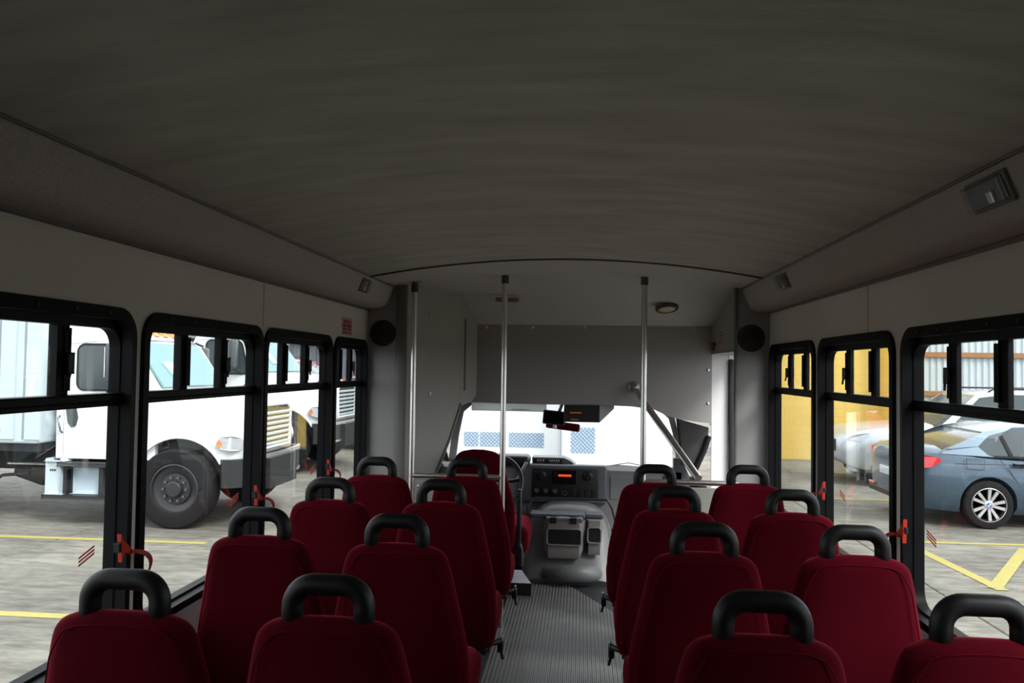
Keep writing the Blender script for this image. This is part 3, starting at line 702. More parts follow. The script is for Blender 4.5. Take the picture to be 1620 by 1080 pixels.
q = MB(); q.rbox(-.13, 5.468, .435, .13, 5.60, .47, .012); q.build('cup_shelf', mat('organiser_mid', (.16, .165, .18), .4), og)
for x in (-.075, .065):
    MB().lathe([(.036, 0), (.036, .012), (.030, .012), (.030, .002)], (x, 5.525, .466), 'Z', 20).build('cup_holder', PLB, og, 40)
    MB().rbox(x - .022, 5.459, .428, x + .022, 5.47, .472, .008).build('cup_notch', PLB, og)
# box with white card by the driver's seat
bx = empty('black_box', (-.32, 5.36, 0), 'low black box on the floor beside the driver seat', 'box')
MB().prism([(-.385, 5.165, 0), (-.205, 5.165, 0), (-.29, 5.495, 0), (-.385, 5.495, 0)], (0, 0, .09)).build('box_body', PLB, bx)
MB().rbox(-.385, 5.145, 0, -.19, 5.168, .012, .003).build('base_plate', ALU, bx)
cdn = empty('white_card', (-.32, 5.36, .09), 'white card lying on the low black box beside the driver seat', 'card')
MB().prism([(-.38, 5.17, .0905), (-.208, 5.17, .0905), (-.292, 5.49, .0905), (-.38, 5.49, .0905)], (0, 0, .004)).build('card_sheet', WHTP, cdn)
# visor, screens and mirror
vm = mat('visor_vinyl', (.80, .81, .82), .6); n_ = vm.node_tree; tl_ = n_.nodes.new('ShaderNodeBsdfTranslucent'); tl_.inputs[0].default_value = (.90, .93, .95, 1)
mx2 = n_.nodes.new('ShaderNodeMixShader'); mx2.inputs[0].default_value = .8
n_.links.new(n_.nodes['Principled BSDF'].outputs[0], mx2.inputs[1]); n_.links.new(tl_.outputs[0], mx2.inputs[2]); n_.links.new(mx2.outputs[0], n_.nodes['Material Output'].inputs['Surface'])
vs_ = empty('sun_visor', (-.42, 5.75, 1.20), 'pale grey sun visor along the top of the windscreen', 'visor')
MB().rbox(-.70, 5.74, 1.180, -.145, 5.765, 1.262, .012, 3).build('visor_pad', mat('visor_vinyl', (.80, .81, .82), .6), vs_, 40)
MB().box(-.40, 5.738, 1.190, -.27, 5.7405, 1.198).build('visor_label', WPRT, vs_)
MB().tube([(-.145, 5.752, 1.25), (-.10, 5.752, 1.252)], .007, 8).build('visor_arm', ALU, vs_, 60)
mo = empty('monitor', (-.085, 5.65, 1.09), 'small black monitor hanging at the top of the windscreen', 'monitor')
Mt = Matrix.Rotation(-.10, 3, 'Y') @ Matrix.Rotation(.1, 3, 'Z')
MB().obox((-.086, 5.65, 1.146), (.160, .03, .100), Matrix.Rotation(.09, 3, 'Y'), .008).build('case', PLB, mo)
MB().obox((-.086, 5.634, 1.146), (.140, .002, .080), Matrix.Rotation(.09, 3, 'Y')).build('screen', mat('dark_screen', (.004, .005, .006), .12), mo)
MB().tube([(-.05, 5.66, 1.19), (-.03, 5.62, 1.24)], .012, 8).build('bracket', ALU, mo, 60)
db = empty('overhead_console', (.15, 5.55, 1.13), 'black overhead console with dim orange display in a grey housing', 'console')
MB().loft([[(.22, 5.505, 1.25), (.34, 5.60, 1.25), (.34, 5.62, 1.22), (.236, 5.505, 1.128)], [(-.012, 5.505, 1.25), (-.012, 5.60, 1.25), (-.012, 5.62, 1.22), (-.012, 5.505, 1.128)]]).build('housing', ORG, db)
MB().rbox(-.012, 5.488, 1.128, .236, 5.51, 1.248, .005).build('face', PLB, db)
q = MB(); q.box(.03, 5.4865, 1.190, .11, 5.489, 1.197); q.box(.035, 5.4865, 1.143, .09, 5.489, 1.148); q.build('display', DISP2, db)
mi = empty('rear_view_mirror', (-.025, 5.74, 1.08), 'rear view mirror reflecting red seats below the overhead console', 'mirror')
d_in = (Vector((-.025, 5.74, 1.08)) - Vector((.105, 0, 1.5))).normalized(); d_out = (Vector((-.40, 3.95, .80)) - Vector((-.025, 5.74, 1.08))).normalized()
mn = (d_in - d_out).normalized(); mx_ = Vector((1, 0, -.10)); mx_ = (mx_ - mn * mx_.dot(mn)).normalized(); Mm = Matrix((mx_, mn, mx_.cross(mn))).transposed()
MB().obox((-.025, 5.755, 1.080), (.250, .03, .058), Mm, .014, 3).build('mirror_case', PLB, mi, 40)
MB().obox(Vector((-.025, 5.755, 1.080)) + Mm @ Vector((0, -.0155, 0)), (.238, .002, .048), Mm).build('mirror_glass', MIR, mi)
MB().tube([(-.02, 5.77, 1.10), (-.01, 5.83, 1.22)], .009, 8).build('mirror_arm', PLB, mi, 60)

# ------------------------------------------------------------------ outside: ground
GZ = -.65
gr = empty('ground', (0, 15, GZ), kind='structure')
MB().box(-150, -60, GZ - .12, 150, 200, GZ - .05).build('sub_base', JOINT, gr)
SX, SY = 3.27, 4.9
sm = MB().rbox(-SX / 2 + .009, -SY / 2 + .009, -.05, SX / 2 - .009, SY / 2 - .009, 0, .008, 1).mesh('slab', CONC)
for i in range(-8, 10):
    for j in range(-2, 9):
        o = link('slab', sm, gr); o.location = (-6.16 + SX * (i + .5), 8.9 + SY * (j - .5) - 15, random.uniform(-.003, .003))
def line(p, q, wd=.11, dz=0):
    p, q = Vector((*p, 0)), Vector((*q, 0)); n = Vector((-(q - p).y, (q - p).x, 0)).normalized() * wd / 2
    z = Vector((0, 0, GZ + .0045 + dz))
    MB().prism([p - n + z, q - n + z, q + n + z, p + n + z], (0, 0, .001)).build('painted_line', YLN, gr)
line((-14, 9.07), (-4.33, 9.07)); line((-14, 6.35), (-4.2, 6.32), .12)
line((4.1, 10.5), (16, 10.7), .10); line((4.22, 10.35), (4.32, 8.3), .13); line((4.27, 8.36), (5.6, 10.3), .13, .0015)
line((4.6, 17.45), (14, 17.5), .12); line((4.4, 13.85), (14, 13.9), .12)

# ------------------------------------------------------------------ vehicles
def boolean_cut(mb, cuts, name, m, parent, smooth=35):
    me = mb.mesh(name, m, smooth); o = bpy.data.objects.new(name, me); COL.objects.link(o)
    cs = []
    for c in cuts:
        cm = c.mesh('cut', m); co = bpy.data.objects.new('cut', cm); COL.objects.link(co); cs.append(co)
        md = o.modifiers.new('b', 'BOOLEAN'); md.operation = 'DIFFERENCE'; md.solver = 'EXACT'; md.object = co
    dg_ = bpy.context.evaluated_depsgraph_get(); dg_.update()
    new = bpy.data.meshes.new_from_object(o.evaluated_get(dg_)); o.modifiers.clear(); o.data = new; new.name = name
    for c in cs: bpy.data.objects.remove(c)
    for p in new.polygons: p.use_smooth = True
    bm = bmesh.new(); bm.from_mesh(new)
    for e_ in bm.edges:
        if len(e_.link_faces) == 2: e_.smooth = e_.calc_face_angle(0) < math.radians(smooth)
    bm.to_mesh(new); bm.free()
    if not new.materials: new.materials.append(m)
    o.parent = parent
    return o
def wheel(parent, x, y, r, wd, s, kind):
    """s = side sign of the outer face"""
    o = y; prof = [(r * .62, -wd / 2), (r * .93, -wd / 2), (r, -wd / 2 + .03), (r, wd / 2 - .03), (r * .95, wd / 2 - .005), (r * .80, wd / 2 + .004), (r * .66, wd / 2 - .004), (r * .62, wd / 2 - .02)]
    ty = MB(); ty.lathe([(a, s * b) for a, b in prof] + [(r * .62, -s * wd / 2)], (x, y, r), 'Y', 40, False)
    t = ty.build('tyre', TYR, parent, 30, local=True)
    if kind == 'truck':
        rm = MB().lathe([(r * .635, s * (wd / 2 - .012)), (r * .60, s * (wd / 2 - .006)), (r * .57, s * (wd / 2 - .05)), (r * .40, s * (wd / 2 - .075)), (r * .38, s * (wd / 2 - .045)), (r * .22, s * (wd / 2 - .04)), (r * .2, s * (wd / 2 + .01)), (r * .17, s * (wd / 2 + .02)), (.001, s * (wd / 2 + .022))], (x, y, r), 'Y', 36, False)
        rm.build('rim', RIMK, t, 30, local=True)
        lg = MB()
        for k in range(10):
            a = k * 2 * PI / 10; c = (x + r * .30 * math.cos(a), y, r + r * .30 * math.sin(a))
            lg.cyl((c[0], y + s * (wd / 2 - .045), c[2]), (c[0], y + s * (wd / 2 - .012), c[2]), .018, 6)
        lg.build('lug_nuts', LUG, t, 30, local=True)
    else:
        rm = MB().lathe([(r * .72, s * (wd / 2 - .004)), (r * .69, s * (wd / 2 + .002)), (r * .66, s * (wd / 2 - .012)), (r * .65, s * (wd / 2 - .10)), (.001, s * (wd / 2 - .10))], (x, y, r), 'Y', 36, False)
        rm.build('rim', RIMS if kind == 'alloy' else RIMS, t, 30, local=True)
        MB().lathe([(r * .63, s * (wd / 2 - .085)), (.001, s * (wd / 2 - .085))], (x, y, r), 'Y', 24).build('brake_disc', RIMK, t, local=True)
        sp_ = MB()
        for k in range(10):
            a = (k // 2) * 2 * PI / 5 + (-.25 if k % 2 else .25); d = Vector((math.cos(a), 0, math.sin(a)))
            a0 = (k // 2) * 2 * PI / 5; d0 = Vector((math.cos(a0), 0, math.sin(a0)))
            p0 = Vector((x, y + s * (wd / 2 - .014), r)) + d * r * .14; p1 = Vector((x, y + s * (wd / 2 - .006), r)) + d * r * .68
            q = Vector((-d.z, 0, d.x)) * .017; e_ = Vector((0, -s * .03, 0))
            sp_.add([p0 - q, p0 + q, p1 + q * 1.3, p1 - q * 1.3, p0 - q + e_, p0 + q + e_, p1 + q * 1.3 + e_, p1 - q * 1.3 + e_], [(0, 1, 2, 3), (4, 7, 6, 5), (0, 4, 5, 1), (1, 5, 6, 2), (2, 6, 7, 3), (3, 7, 4, 0)])
        sp_.build('spokes', RIMS, t, local=True)
        hub = MB().lathe([(r * .20, s * (wd / 2 - .04)), (r * .18, s * (wd / 2 - .008)), (r * .12, s * (wd / 2 - .004)), (.001, s * (wd / 2 - .004))], (x, y, r), 'Y', 20)
        hub.build('hub', RIMS, t, 40, local=True)
        MB().lathe([(r * .10, s * (wd / 2 - .006)), (r * .10, s * wd / 2), (.001, s * wd / 2)], (x, y, r), 'Y', 20).build('hub_badge', BLUEM, t, local=True)
        qd = MB()
        for k in (0, 2):
            a0 = k * PI / 2; pts = [(x, y + s * (wd / 2 + .001), r)] + [(x + r * .075 * math.cos(a0 + t_ * PI / 8), y + s * (wd / 2 + .001), r + r * .075 * math.sin(a0 + t_ * PI / 8)) for t_ in range(5)]
            qd.prism(pts, (0, s * .001, 0))
        qd.build('badge_quarters', WPRT, t, local=True)
    return t

def truck(loc, scale, label, box):
    T = empty('box_truck' if box else 'cab_truck', loc, label, 'truck'); T.scale = (scale,) * 3
    L = dict(parent=T, local=True)
    # hood: rings along x
    st_ = [(-.42, 1.02, 1.80, .86), (-.1, 1.06, 1.79, .84), (.35, 1.10, 1.75, .84), (.58, 1.04, 1.69, .84), (.71, .94, 1.65, .86), (.80, .80, 1.61, .90), (.84, .68, 1.56, .95)]
    rg = []
    for x, hw, zt, zb in st_:
        hz = zt - zb
        half = [(hw * .97, zb), (hw, zb + .25 * hz), (hw * .99, zb + .50 * hz), (hw * .90, zb + .68 * hz), (hw * .72, zb + .86 * hz), (hw * .55, zb + .96 * hz), (hw * .28, zt)]
        ring = [(x, y, z) for y, z in half] + [(x, -y, z) for y, z in reversed(half)]
        rg.append(ring)
    cuts = [MB().cyl((0, -1.4, .53), (0, 1.4, .53), .64, 40)]
    boolean_cut(MB().loft(rg), cuts, 'hood', WHT, T, 40)
    for s in (-1, 1):
        MB().tube([(.645 * math.cos(a), s * 1.075, .53 + .645 * math.sin(a)) for a in [.5 + k * (PI - .9) / 16 for k in range(17)]], .022, 6).build('fender_lip', WHT, smooth=60, **L)
    MB().box(-.62, -.95, .55, .62, .95, 1.14).build('wheel_well', BLKR, **L)
    # grille
    gx = .845
    gf = MB(); pts = [(-.50, .98), (-.56, 1.50), (-.42, 1.58), (.42, 1.58), (.56, 1.50), (.50, .98)]
    gf.prism([(gx - .02, a, b_) for a, b_ in pts], (.03, 0, 0)); gp = gf.build('grille', BLKR, **L)
    for k in range(7):
        z = 1.03 + k * .072; hw = .50 + .055 * k / 6
        MB().obox((gx + .022, 0, z), (.04, 2 * hw - .03, .034), Matrix.Rotation(.3, 3, 'Y'), .006).build('grille_slat', WHTB, gp, local=True)
    gb = MB(); gb.tube([(gx + .012, a, b_) for a, b_ in pts], .028, 8, closed=True); gb.build('grille_surround', WHT, gp, 50, local=True)
    MB().rbox(gx + .01, -.06, 1.535, gx + .035, .06, 1.572, .008).build('badge', LUG, gp, local=True)
    for s in (-1, 1):
        hl = MB(); P = [(.50, 1.075, 1.12), (.54, 1.075, 1.19), (.68, 1.01, 1.20), (.755, .90, 1.17), (.80, .82, 1.09), (.755, .91, 1.01), (.66, 1.03, 1.01), (.54, 1.075, 1.04)]
        hl.prism([(x, s * (y + .004), z) for x, y, z in P], (.012, s * .022, 0)); h = hl.build('headlight', HLAMP, **L)
        tl = MB().prism([(.51, s * 1.10, 1.11), (.55, s * 1.10, 1.16), (.585, s * 1.085, 1.10), (.55, s * 1.095, 1.05)], (.002, s * .012, 0)); tl.build('turn_lamp', AMB, h, local=True)
    # bumper
    pl_ = [(.62, 1.16), (.74, 1.13), (.84, 1.03), (.90, .85), (.93, .5), (.935, 0)]
    path = pl_ + [(x, -y) for x, y in pl_[-2::-1]]
    def bump(z0, z1, d): return MB().loft([[(x, y, z0), (x, y, z1), (x * .94 - .02, y * .93, z1), (x * .94 - .02, y * .93, z0)] if d == 0 else [(x + d, y * (1 + d * .5), z0), (x + d, y * (1 + d * .5), z1), (x - .02, y * .97, z1), (x - .02, y * .97, z0)] for x, y in (path if d == 0 else path[2:-2])])
    bp = bump(.54, .90, 0).build('bumper', mat('bumper_dark', (.018, .02, .022), .5), smooth=30, **L)
    bump(.86, .915, .012).build('bumper_strip', mat('chrome_strip', (.75, .76, .77), .2, .9), bp, 30, local=True)
    bump(.55, .585, .012).build('bumper_strip', mat('chrome_strip', (.75, .76, .77), .2, .9), bp, 30, local=True)
    MB().box(.3, -.5, .45, 1.0, .5, .86).build('chassis_nose', BLKR, **L)
    # cab
    cs = [(-1.74, 1.03, 2.38), (-1.70, 1.03, 2.48), (-1.5, 1.03, 2.53), (-.95, 1.02, 2.50)]
    cabb = MB()
    side = [(-1.74, .86), (-1.76, 2.30), (-1.66, 2.50), (-1.40, 2.55), (-.98, 2.52), (-.80, 2.42), (-.36, 1.78), (-.36, .86)]
    def cabring(y, k): return [(x + (0 if z < 2.3 else 0), y, .86 + (z - .86) * k) for x, z in side]
    cabb.loft([cabring(-1.03, .965), cabring(-1.0, .99), cabring(-.85, 1.0), cabring(0, 1.012), cabring(.85, 1.0), cabring(1.0, .99), cabring(1.03, .965)])
    cabb.build('cab', WHT, smooth=30, **L)
    MB().prism([(-.792, -.84, 2.405), (-.792, .84, 2.405), (-.355, .90, 1.815), (-.355, -.90, 1.815)], (.022, 0, .016)).build('windscreen', TGL, **L)
    MB().prism([(-.575, -.55, 2.15), (-.575, -.32, 2.15), (-.43, -.28, 1.955), (-.43, -.48, 1.955)], (.020, 0, .014)).build('windscreen_sticker', mat('pale_sticker', (.55, .72, .72), .6), **L)
    MB().tube([(-.33, -.30, 1.84), (-.45, -.10, 2.01), (-.51, .10, 2.08)], .010, 6).build('wiper', PLB, smooth=60, **L)
    MB().obox((-.83, 0, 2.42), (.10, 1.74, .05), Matrix.Rotation(.9, 3, 'Y'), .01).build('visor_band', mat('shade_band', (.10, .11, .13), .4), **L)
    for k in range(5):
        y = (k - 2) * .26
        MB().loft([[(-1.06, y - .075, 2.54), (-1.06, y + .075, 2.54), (-.94, y + .075, 2.53), (-.94, y - .075, 2.53)], [(-1.04, y - .03, 2.60), (-1.04, y + .03, 2.60), (-.98, y + .03, 2.585), (-.98, y - .03, 2.585)]]).build('marker_lamp', AMB, **L)
    for s in (-1, 1):
        o_ = rrect(-1.47, 1.77, -.80, 2.38, .10, 5); o_ = [(x - (.0 if z < 2.1 else 0) + (0.14 * (2.38 - z) / .61 if x > -1.1 else 0), z) for x, z in o_]
        wn = MB().prism([(x, s * 1.026, z) for x, z in o_], (0, s * .012, 0)); wo = wn.build('door_window', CGL, **L)
        MB().tube([(x, s * 1.036, z) for x, z in o_], .014, 6, closed=True).build('window_seal', BLKR, wo, 60, local=True)
        MB().prism([(-1.61, s * 1.03, 1.52), (-1.58, s * 1.03, 1.56), (-1.47, s * 1.03, 1.53), (-1.44, s * 1.03, 1.40), (-1.47, s * 1.03, 1.29), (-1.53, s * 1.03, 1.27), (-1.58, s * 1.03, 1.33)], (0, s * .014, 0)).build('vision_window', CGL, **L)
        MB().tube([(-1.70, s * 1.03, 1.42), (-1.70, s * 1.07, 1.40), (-1.66, s * 1.07, 1.22), (-1.66, s * 1.03, 1.20)], .012, 6).build('grab_handle', LUG, smooth=60, **L)
        MB().tube([(-1.64, s * 1.033, .88), (-1.64, s * 1.033, 2.38), (-1.2, s * 1.033, 2.42)], .004, 5).build('door_seam', mat('seam_grey', (.35, .37, .38), .6), smooth=60, **L)
        mr = MB(); mr.rbox(-.92, s * 1.24 - .09, 1.86, -.80, s * 1.24 + .11, 2.40, .05, 3); mh = mr.build('mirror', mat('mirror_shell', (.06, .065, .07), .4), smooth=40, **L)
        MB().box(-.925, s * 1.24 - .07, 1.95, -.918, s * 1.24 + .09, 2.34).build('mirror_glass', MIR, mh, local=True)
        MB().tube([(-.86, s * 1.2, 2.42), (-.88, s * 1.0, 2.46)], .018, 6).build('mirror_arm', PLB, mh, 60, local=True)
        MB().tube([(-.86, s * 1.2, 1.86), (-.80, s * 1.0, 1.75)], .018, 6).build('mirror_arm', PLB, mh, 60, local=True)
        stp = MB(); stp.rbox(-1.62, s * .88, .77, -.70, s * 1.17, .82, .008).rbox(-1.80, s * .85, .345, -.70, s * 1.20, .395, .008)
        for x in (-1.56, -1.05): stp.rbox(x - .03, s * 1.02, .39, x + .03, s * 1.10, .78, .006)
        stp.build('steps', mat('step_black', (.02, .021, .023), .5), **L)
        MB().rbox(-1.46, s * .55, .40, -.72, s * 1.02, .75, .05, 3).build('fuel_tank', mat('tank_white', (.40, .48, .55), .5), smooth=40, **L)
        tk = MB().rbox(-1.78, s * .62, .40, -1.58, s * 1.13, .83, .04, 3).build('fluid_tank', mat('tank_white2', (.46, .53, .58), .5), smooth=40, **L)
        MB().lathe([(.055, 0), (.055, .03), (.02, .035)], (-1.69, s * .98, .83), 'Z', 14).build('tank_cap', PLB, tk, 40, local=True)
        q_ = MB()
        for k in range(3): q_.box(-1.745 + .03 * k, s * 1.1295, .70, -1.723 + .03 * k, s * 1.1325, .725)
        q_.build('tank_print', PLB, tk, local=True)
        wheel(T, 0, s * 1.06, .515, .28, s, 'truck')
    MB().box(-7.2 if box else -3.5, -.45, .62, -.3, .45, .95).build('chassis', BLKR, **L)
    MB().tube([(-2.6, -.55, .62), (-2.2, -.60, .58), (-1.9, -.62, .62)], [.10, .16, .12], 12).build('exhaust', BLKR, smooth=60, **L)
    MB().tube([(-2.75, -.9, .48), (-2.55, -.95, .60), (-2.2, -.9, .63)], .022, 6).build('hose', BLKR, smooth=60, **L)
    for s in (-1, 1): wheel(T, -5.3 if box else -3.2, s * 1.0, .515, .45, s, 'truck')
    if box:
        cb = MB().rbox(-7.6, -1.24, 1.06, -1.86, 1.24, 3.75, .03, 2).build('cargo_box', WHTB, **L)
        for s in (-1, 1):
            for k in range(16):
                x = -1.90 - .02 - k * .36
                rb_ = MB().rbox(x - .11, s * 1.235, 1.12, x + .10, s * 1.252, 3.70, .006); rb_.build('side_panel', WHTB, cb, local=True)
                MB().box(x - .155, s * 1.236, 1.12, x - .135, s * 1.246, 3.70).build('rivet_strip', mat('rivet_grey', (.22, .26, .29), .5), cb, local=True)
        for k in range(3):
            q_ = MB(); q_.box(-2.62 - 1.5 * k, -1.2565, 1.20, -2.37 - 1.5 * k, -1.252, 1.25); q_.build('reflector', mat('reflector_red', (.5, .02, .03), .4), cb, local=True)
            q_ = MB(); q_.box(-2.62 - 1.5 * k, -1.2565, 1.14, -2.42 - 1.5 * k, -1.252, 1.19); q_.build('reflector', AMB, cb, local=True)
        MB().box(-7.5, -1.15, .95, -1.9, 1.15, 1.06).build('box_sill', BLKR, **L)
    return T
truck((-5.12, 10.95, GZ), 1.0, 'white box truck with orange roof lamps, nearest the rear windows', True)
truck((-5.80, 16.3, GZ), 1.10, 'second white truck, parked beyond the box truck, chrome edged bumper', False)

def car(name, loc, flip, P, paint, label, cat='car', kind='alloy'):
    """P: dict of side profiles; x forward from rear axle"""
    T = empty(name, loc, label, cat); T.rotation_euler.z = PI if flip else 0
    L = dict(parent=T, local=True)
    rg = []
    for x, zb, zt, hw in P['body']:
        hz = zt - zb
        half = [(hw * .90, zb), (hw * .97, zb + .12 * hz), (hw, zb + .42 * hz), (hw * .995, zb + .66 * hz), (hw * .97, zb + .80 * hz), (hw * .93, zb + .93 * hz), (hw * .80, zt), (hw * .4, zt + P['crown'])]
        rg.append([(x, y, z) for y, z in half] + [(x, -y, z) for y, z in reversed(half)])
    wb, R = P['wb'], P['r']
    cuts = [MB().cyl((x, -1.3, R + .01), (x, 1.3, R + .01), R + .045, 36) for x in (0, wb)]
    boolean_cut(MB().loft(rg), cuts, 'body', paint, T, 40)
    W = P['w'] / 2
    for x in (0, wb): MB().box(x - R, -W + .18, .18, x + R, W - .18, 2 * R + .03).build('wheel_well', BLKR, **L)
    # greenhouse of dark glass with painted roof and pillars
    gh = P['green']      # x, z_belt, z_top
    def yw(z, x): t = (z - P['zbelt']) / (P['zroof'] - P['zbelt']); return W * (.93 - .23 * max(0, min(1, t)))
    rg = []
    for x, z0, z1 in gh:
        y0, y1 = yw(z0, x), yw(z1, x)
        rg.append([(x, y0, z0), (x, y1 + .02, z1 - .06 * (z1 - z0)), (x, y1 - .06, z1), (x, -y1 + .06, z1), (x, -y1 - .02, z1 - .06 * (z1 - z0)), (x, -y0, z0)])
    MB().loft(rg).build('cabin_glass', CGL, smooth=30, **L)
    rr = MB(); ro = []
    for x, z in P['roof']:
        y1 = yw(z, x); ro.append([(x, y1 + .025, z - .05), (x, y1 + .02, z - .005), (x, y1 - .06, z + .014), (x, 0, z + .03), (x, -y1 + .06, z + .014), (x, -y1 - .02, z - .005), (x, -y1 - .025, z - .05), (x, 0, z - .03)])
    rr.loft(ro).build('roof', paint, smooth=50, **L)
    for s in (-1, 1):
        for nm, pts, m_ in P['pillars']:
            q_ = MB(); q_.prism([(x, s * (yw(z, x) - .012), z) for x, z in pts], (0, s * .03, 0)); q_.build(nm, m_ or paint, **L)
        for nm, c, sz in P['handles']:
            MB().rbox(c[0] - sz / 2, s * (W - .012), c[1] - .018, c[0] + sz / 2, s * (W + .022), c[1] + .018, .01).build('door_handle', P['hm'], **L)
        for pts in P['seams']:
            MB().tube([(x, s * (W * yk + .001), z) for x, z, yk in pts], .004, 5).build('door_seam', BLKR, smooth=60, **L)
        for x in (0, wb): wheel(T, x, s * (W - .115), R, .22, s, kind)
        for nm, pts, m_ in P['lamps']:
            MB().prism([(x, s * (W * yk - .01), z) for x, z, yk in pts], (P['lampdx'] if nm == 'tail_lamp' else .01, s * .022, 0)).build(nm, m_, **L)
    for fn in P.get('extra', []): fn(T, L, W)
    return T
sedan = dict(w=1.82, wb=2.81, r=.335, crown=.03, zbelt=.98, zroof=1.42, lampdx=-.01, hm=BLK,
    body=[(-1.03, .42, .93, .62), (-1.0, .33, 1.02, .72), (-.90, .27, 1.07, .82), (-.70, .24, 1.09, .89), (-.40, .22, 1.07, .905), (0, .21, 1.03, .91), (.5, .20, 1.0, .91), (1.5, .20, .98, .91), (2.3, .20, .97, .91), (2.81, .21, .92, .905), (3.2, .22, .86, .87), (3.45, .26, .78, .78), (3.56, .34, .66, .62)],
    green=[(-.55, 1.05, 1.09), (.0, 1.01, 1.30), (.42, .99, 1.405), (.95, .98, 1.43), (1.4, .975, 1.40), (1.75, .97, 1.28), (2.25, .96, .99)],
    roof=[(-.52, 1.09), (-.25, 1.19), (.05, 1.315), (.42, 1.405), (.95, 1.43), (1.4, 1.40)][2:],
    pillars=[('rear_pillar', [(-.62, 1.06), (-.10, 1.13), (.08, 1.28), (.35, 1.36), (.44, 1.41), (.05, 1.34), (-.30, 1.19)], None), ('rear_pillar', [(-.62, 1.03), (-.52, 1.10), (-.1, 1.14), (.02, 1.02), (.1, 1.0)], None),
             ('side_pillar', [(.31, .99), (.36, .99), (.27, 1.30), (.22, 1.29)], BLK), ('side_pillar', [(1.05, .98), (1.13, .98), (1.08, 1.40), (1.0, 1.41)], BLK), ('front_pillar', [(1.4, 1.41), (1.34, 1.40), (2.0, 1.0), (2.2, .97)], None),
             ('window_trim', [(-.1, 1.02), (-.1, .995), (2.1, .955), (2.1, .98)], BLK)],
    handles=[('h', (.42, .895), .20), ('h', (1.40, .885), .20)],
    seams=[[(.12, 1.0, .985), (.28, .80, 1.0), (.46, .52, .99), (.50, .26, .965)], [(1.10, .98, .985), (1.12, .6, 1.0), (1.12, .25, .965)], [(-.30, .97, .99), (-.30, .83, 1.0), (-.06, .82, 1.0), (-.06, .96, .99), (-.30, .97, .99)], [(-.45, .90, 1.0), (.3, .90, 1.003), (1.5, .895, 1.003)]],
    lamps=[('tail_lamp', [(-.62, .93, .99), (-.68, .99, .985), (-.90, 1.01, .91), (-.985, .98, .82), (-.985, .85, .82), (-.90, .82, .92), (-.76, .84, .985)], TAIL), ('headlight', [(3.05, .78, .97), (3.3, .78, .93), (3.45, .70, .82), (3.2, .64, .95)], HLAMP)])
def sed_extra(T, L, W):
    for s in (-1, 1): MB().rbox(-1.045, s * .62 - .12, .40, -1.0, s * .62 + .12, .44, .01).build('rear_reflector', TAIL, **L)
    MB().rbox(-1.05, -.26, .62, -1.02, .26, .74, .008).build('number_plate', WHTB, **L)
    MB().rbox(-1.04, -.75, .30, -.98, .75, .40, .02).build('bumper_insert', PLB, **L)
sedan['extra'] = [sed_extra]
car('sedan', (5.78, 12.42, GZ), False, sedan, BMWP, 'slate blue sedan with silver alloy wheels beside the yellow line')
suv = dict(w=1.96, wb=2.95, r=.38, crown=.03, zbelt=1.16, zroof=1.82, lampdx=-.01, hm=BLK,
    body=[(-1.0, .50, 1.05, .82), (-.92, .40, 1.16, .92), (-.5, .30, 1.19, .97), (0, .28, 1.18, .98), (1.5, .28, 1.17, .98), (2.3, .28, 1.18, .98), (2.95, .29, 1.14, .97), (3.5, .32, 1.08, .93), (3.78, .40, .98, .84), (3.88, .50, .85, .74)],
    green=[(-.95, 1.15, 1.20), (-.75, 1.16, 1.74), (0, 1.16, 1.80), (1.0, 1.16, 1.80), (1.45, 1.16, 1.72), (2.2, 1.16, 1.20)],
    roof=[(-.85, 1.74), (-.6, 1.79), (0, 1.82), (.9, 1.82), (1.4, 1.75)],
    pillars=[('rear_pillar', [(-.95, 1.15), (-.80, 1.76), (-.65, 1.78), (-.75, 1.15)], None), ('side_pillar', [(.0, 1.16), (.10, 1.16), (.06, 1.8), (-.04, 1.8)], None), ('side_pillar', [(.98, 1.16), (1.08, 1.16), (1.0, 1.8), (.9, 1.8)], None), ('front_pillar', [(1.42, 1.75), (1.30, 1.76), (1.95, 1.16), (2.15, 1.16)], None)],
    handles=[('h', (.30, 1.05), .2), ('h', (1.25, 1.04), .2)],
    seams=[[(.05, 1.15, .99), (.12, .8, 1.0), (.4, .55, .995), (.45, .32, .97)], [(1.05, 1.15, .99), (1.08, .6, 1.0), (1.08, .32, .97)], [(2.0, 1.15, .99), (2.1, .8, 1.0), (2.1, .32, .97)]],
    lamps=[('headlight', [(3.40, 1.02, .965), (3.70, .97, .89), (3.80, .88, .83), (3.55, .85, .93)], HLAMP), ('tail_lamp', [(-.85, 1.12, .95), (-.95, 1.12, .93), (-.97, .85, .93), (-.88, .85, .96)], TAIL)])
def suv_extra(T, L, W):
    for s in (-1, 1): MB().tube([(-.55, s * .66, 1.83), (-.5, s * .66, 1.88), (1.05, s * .66, 1.88), (1.15, s * .66, 1.82)], .018, 6).build('roof_rail', PLB, smooth=60, **L)
    MB().rbox(3.84, -.45, .62, 3.90, .45, .86, .02).build('grille', PLB, **L)
    MB().rbox(3.84, -.30, .45, 3.92, .30, .56, .01).build('number_plate', WHTB, **L)
suv['extra'] = [suv_extra]
car('suv', (8.95, 16.3, GZ), True, suv, SILV, 'silver suv facing the bus behind the slate blue sedan')
car('suv', (-8.9, 20.6, GZ + .2), False, suv, REDP, 'red suv parked behind the second white truck').scale = (1.15,) * 3
car('suv', (-9.6, 24.6, GZ + .15), False, suv, WHT, 'white suv parked behind the red suv')
car('sedan', (-8.8, 29.0, GZ + .3), False, sedan, REDP, 'red sedan in the far row behind the trucks')
car('suv', (-8.3, 34.0, GZ + .5), False, suv, REDP, 'red suv farthest away in front of the storefront')

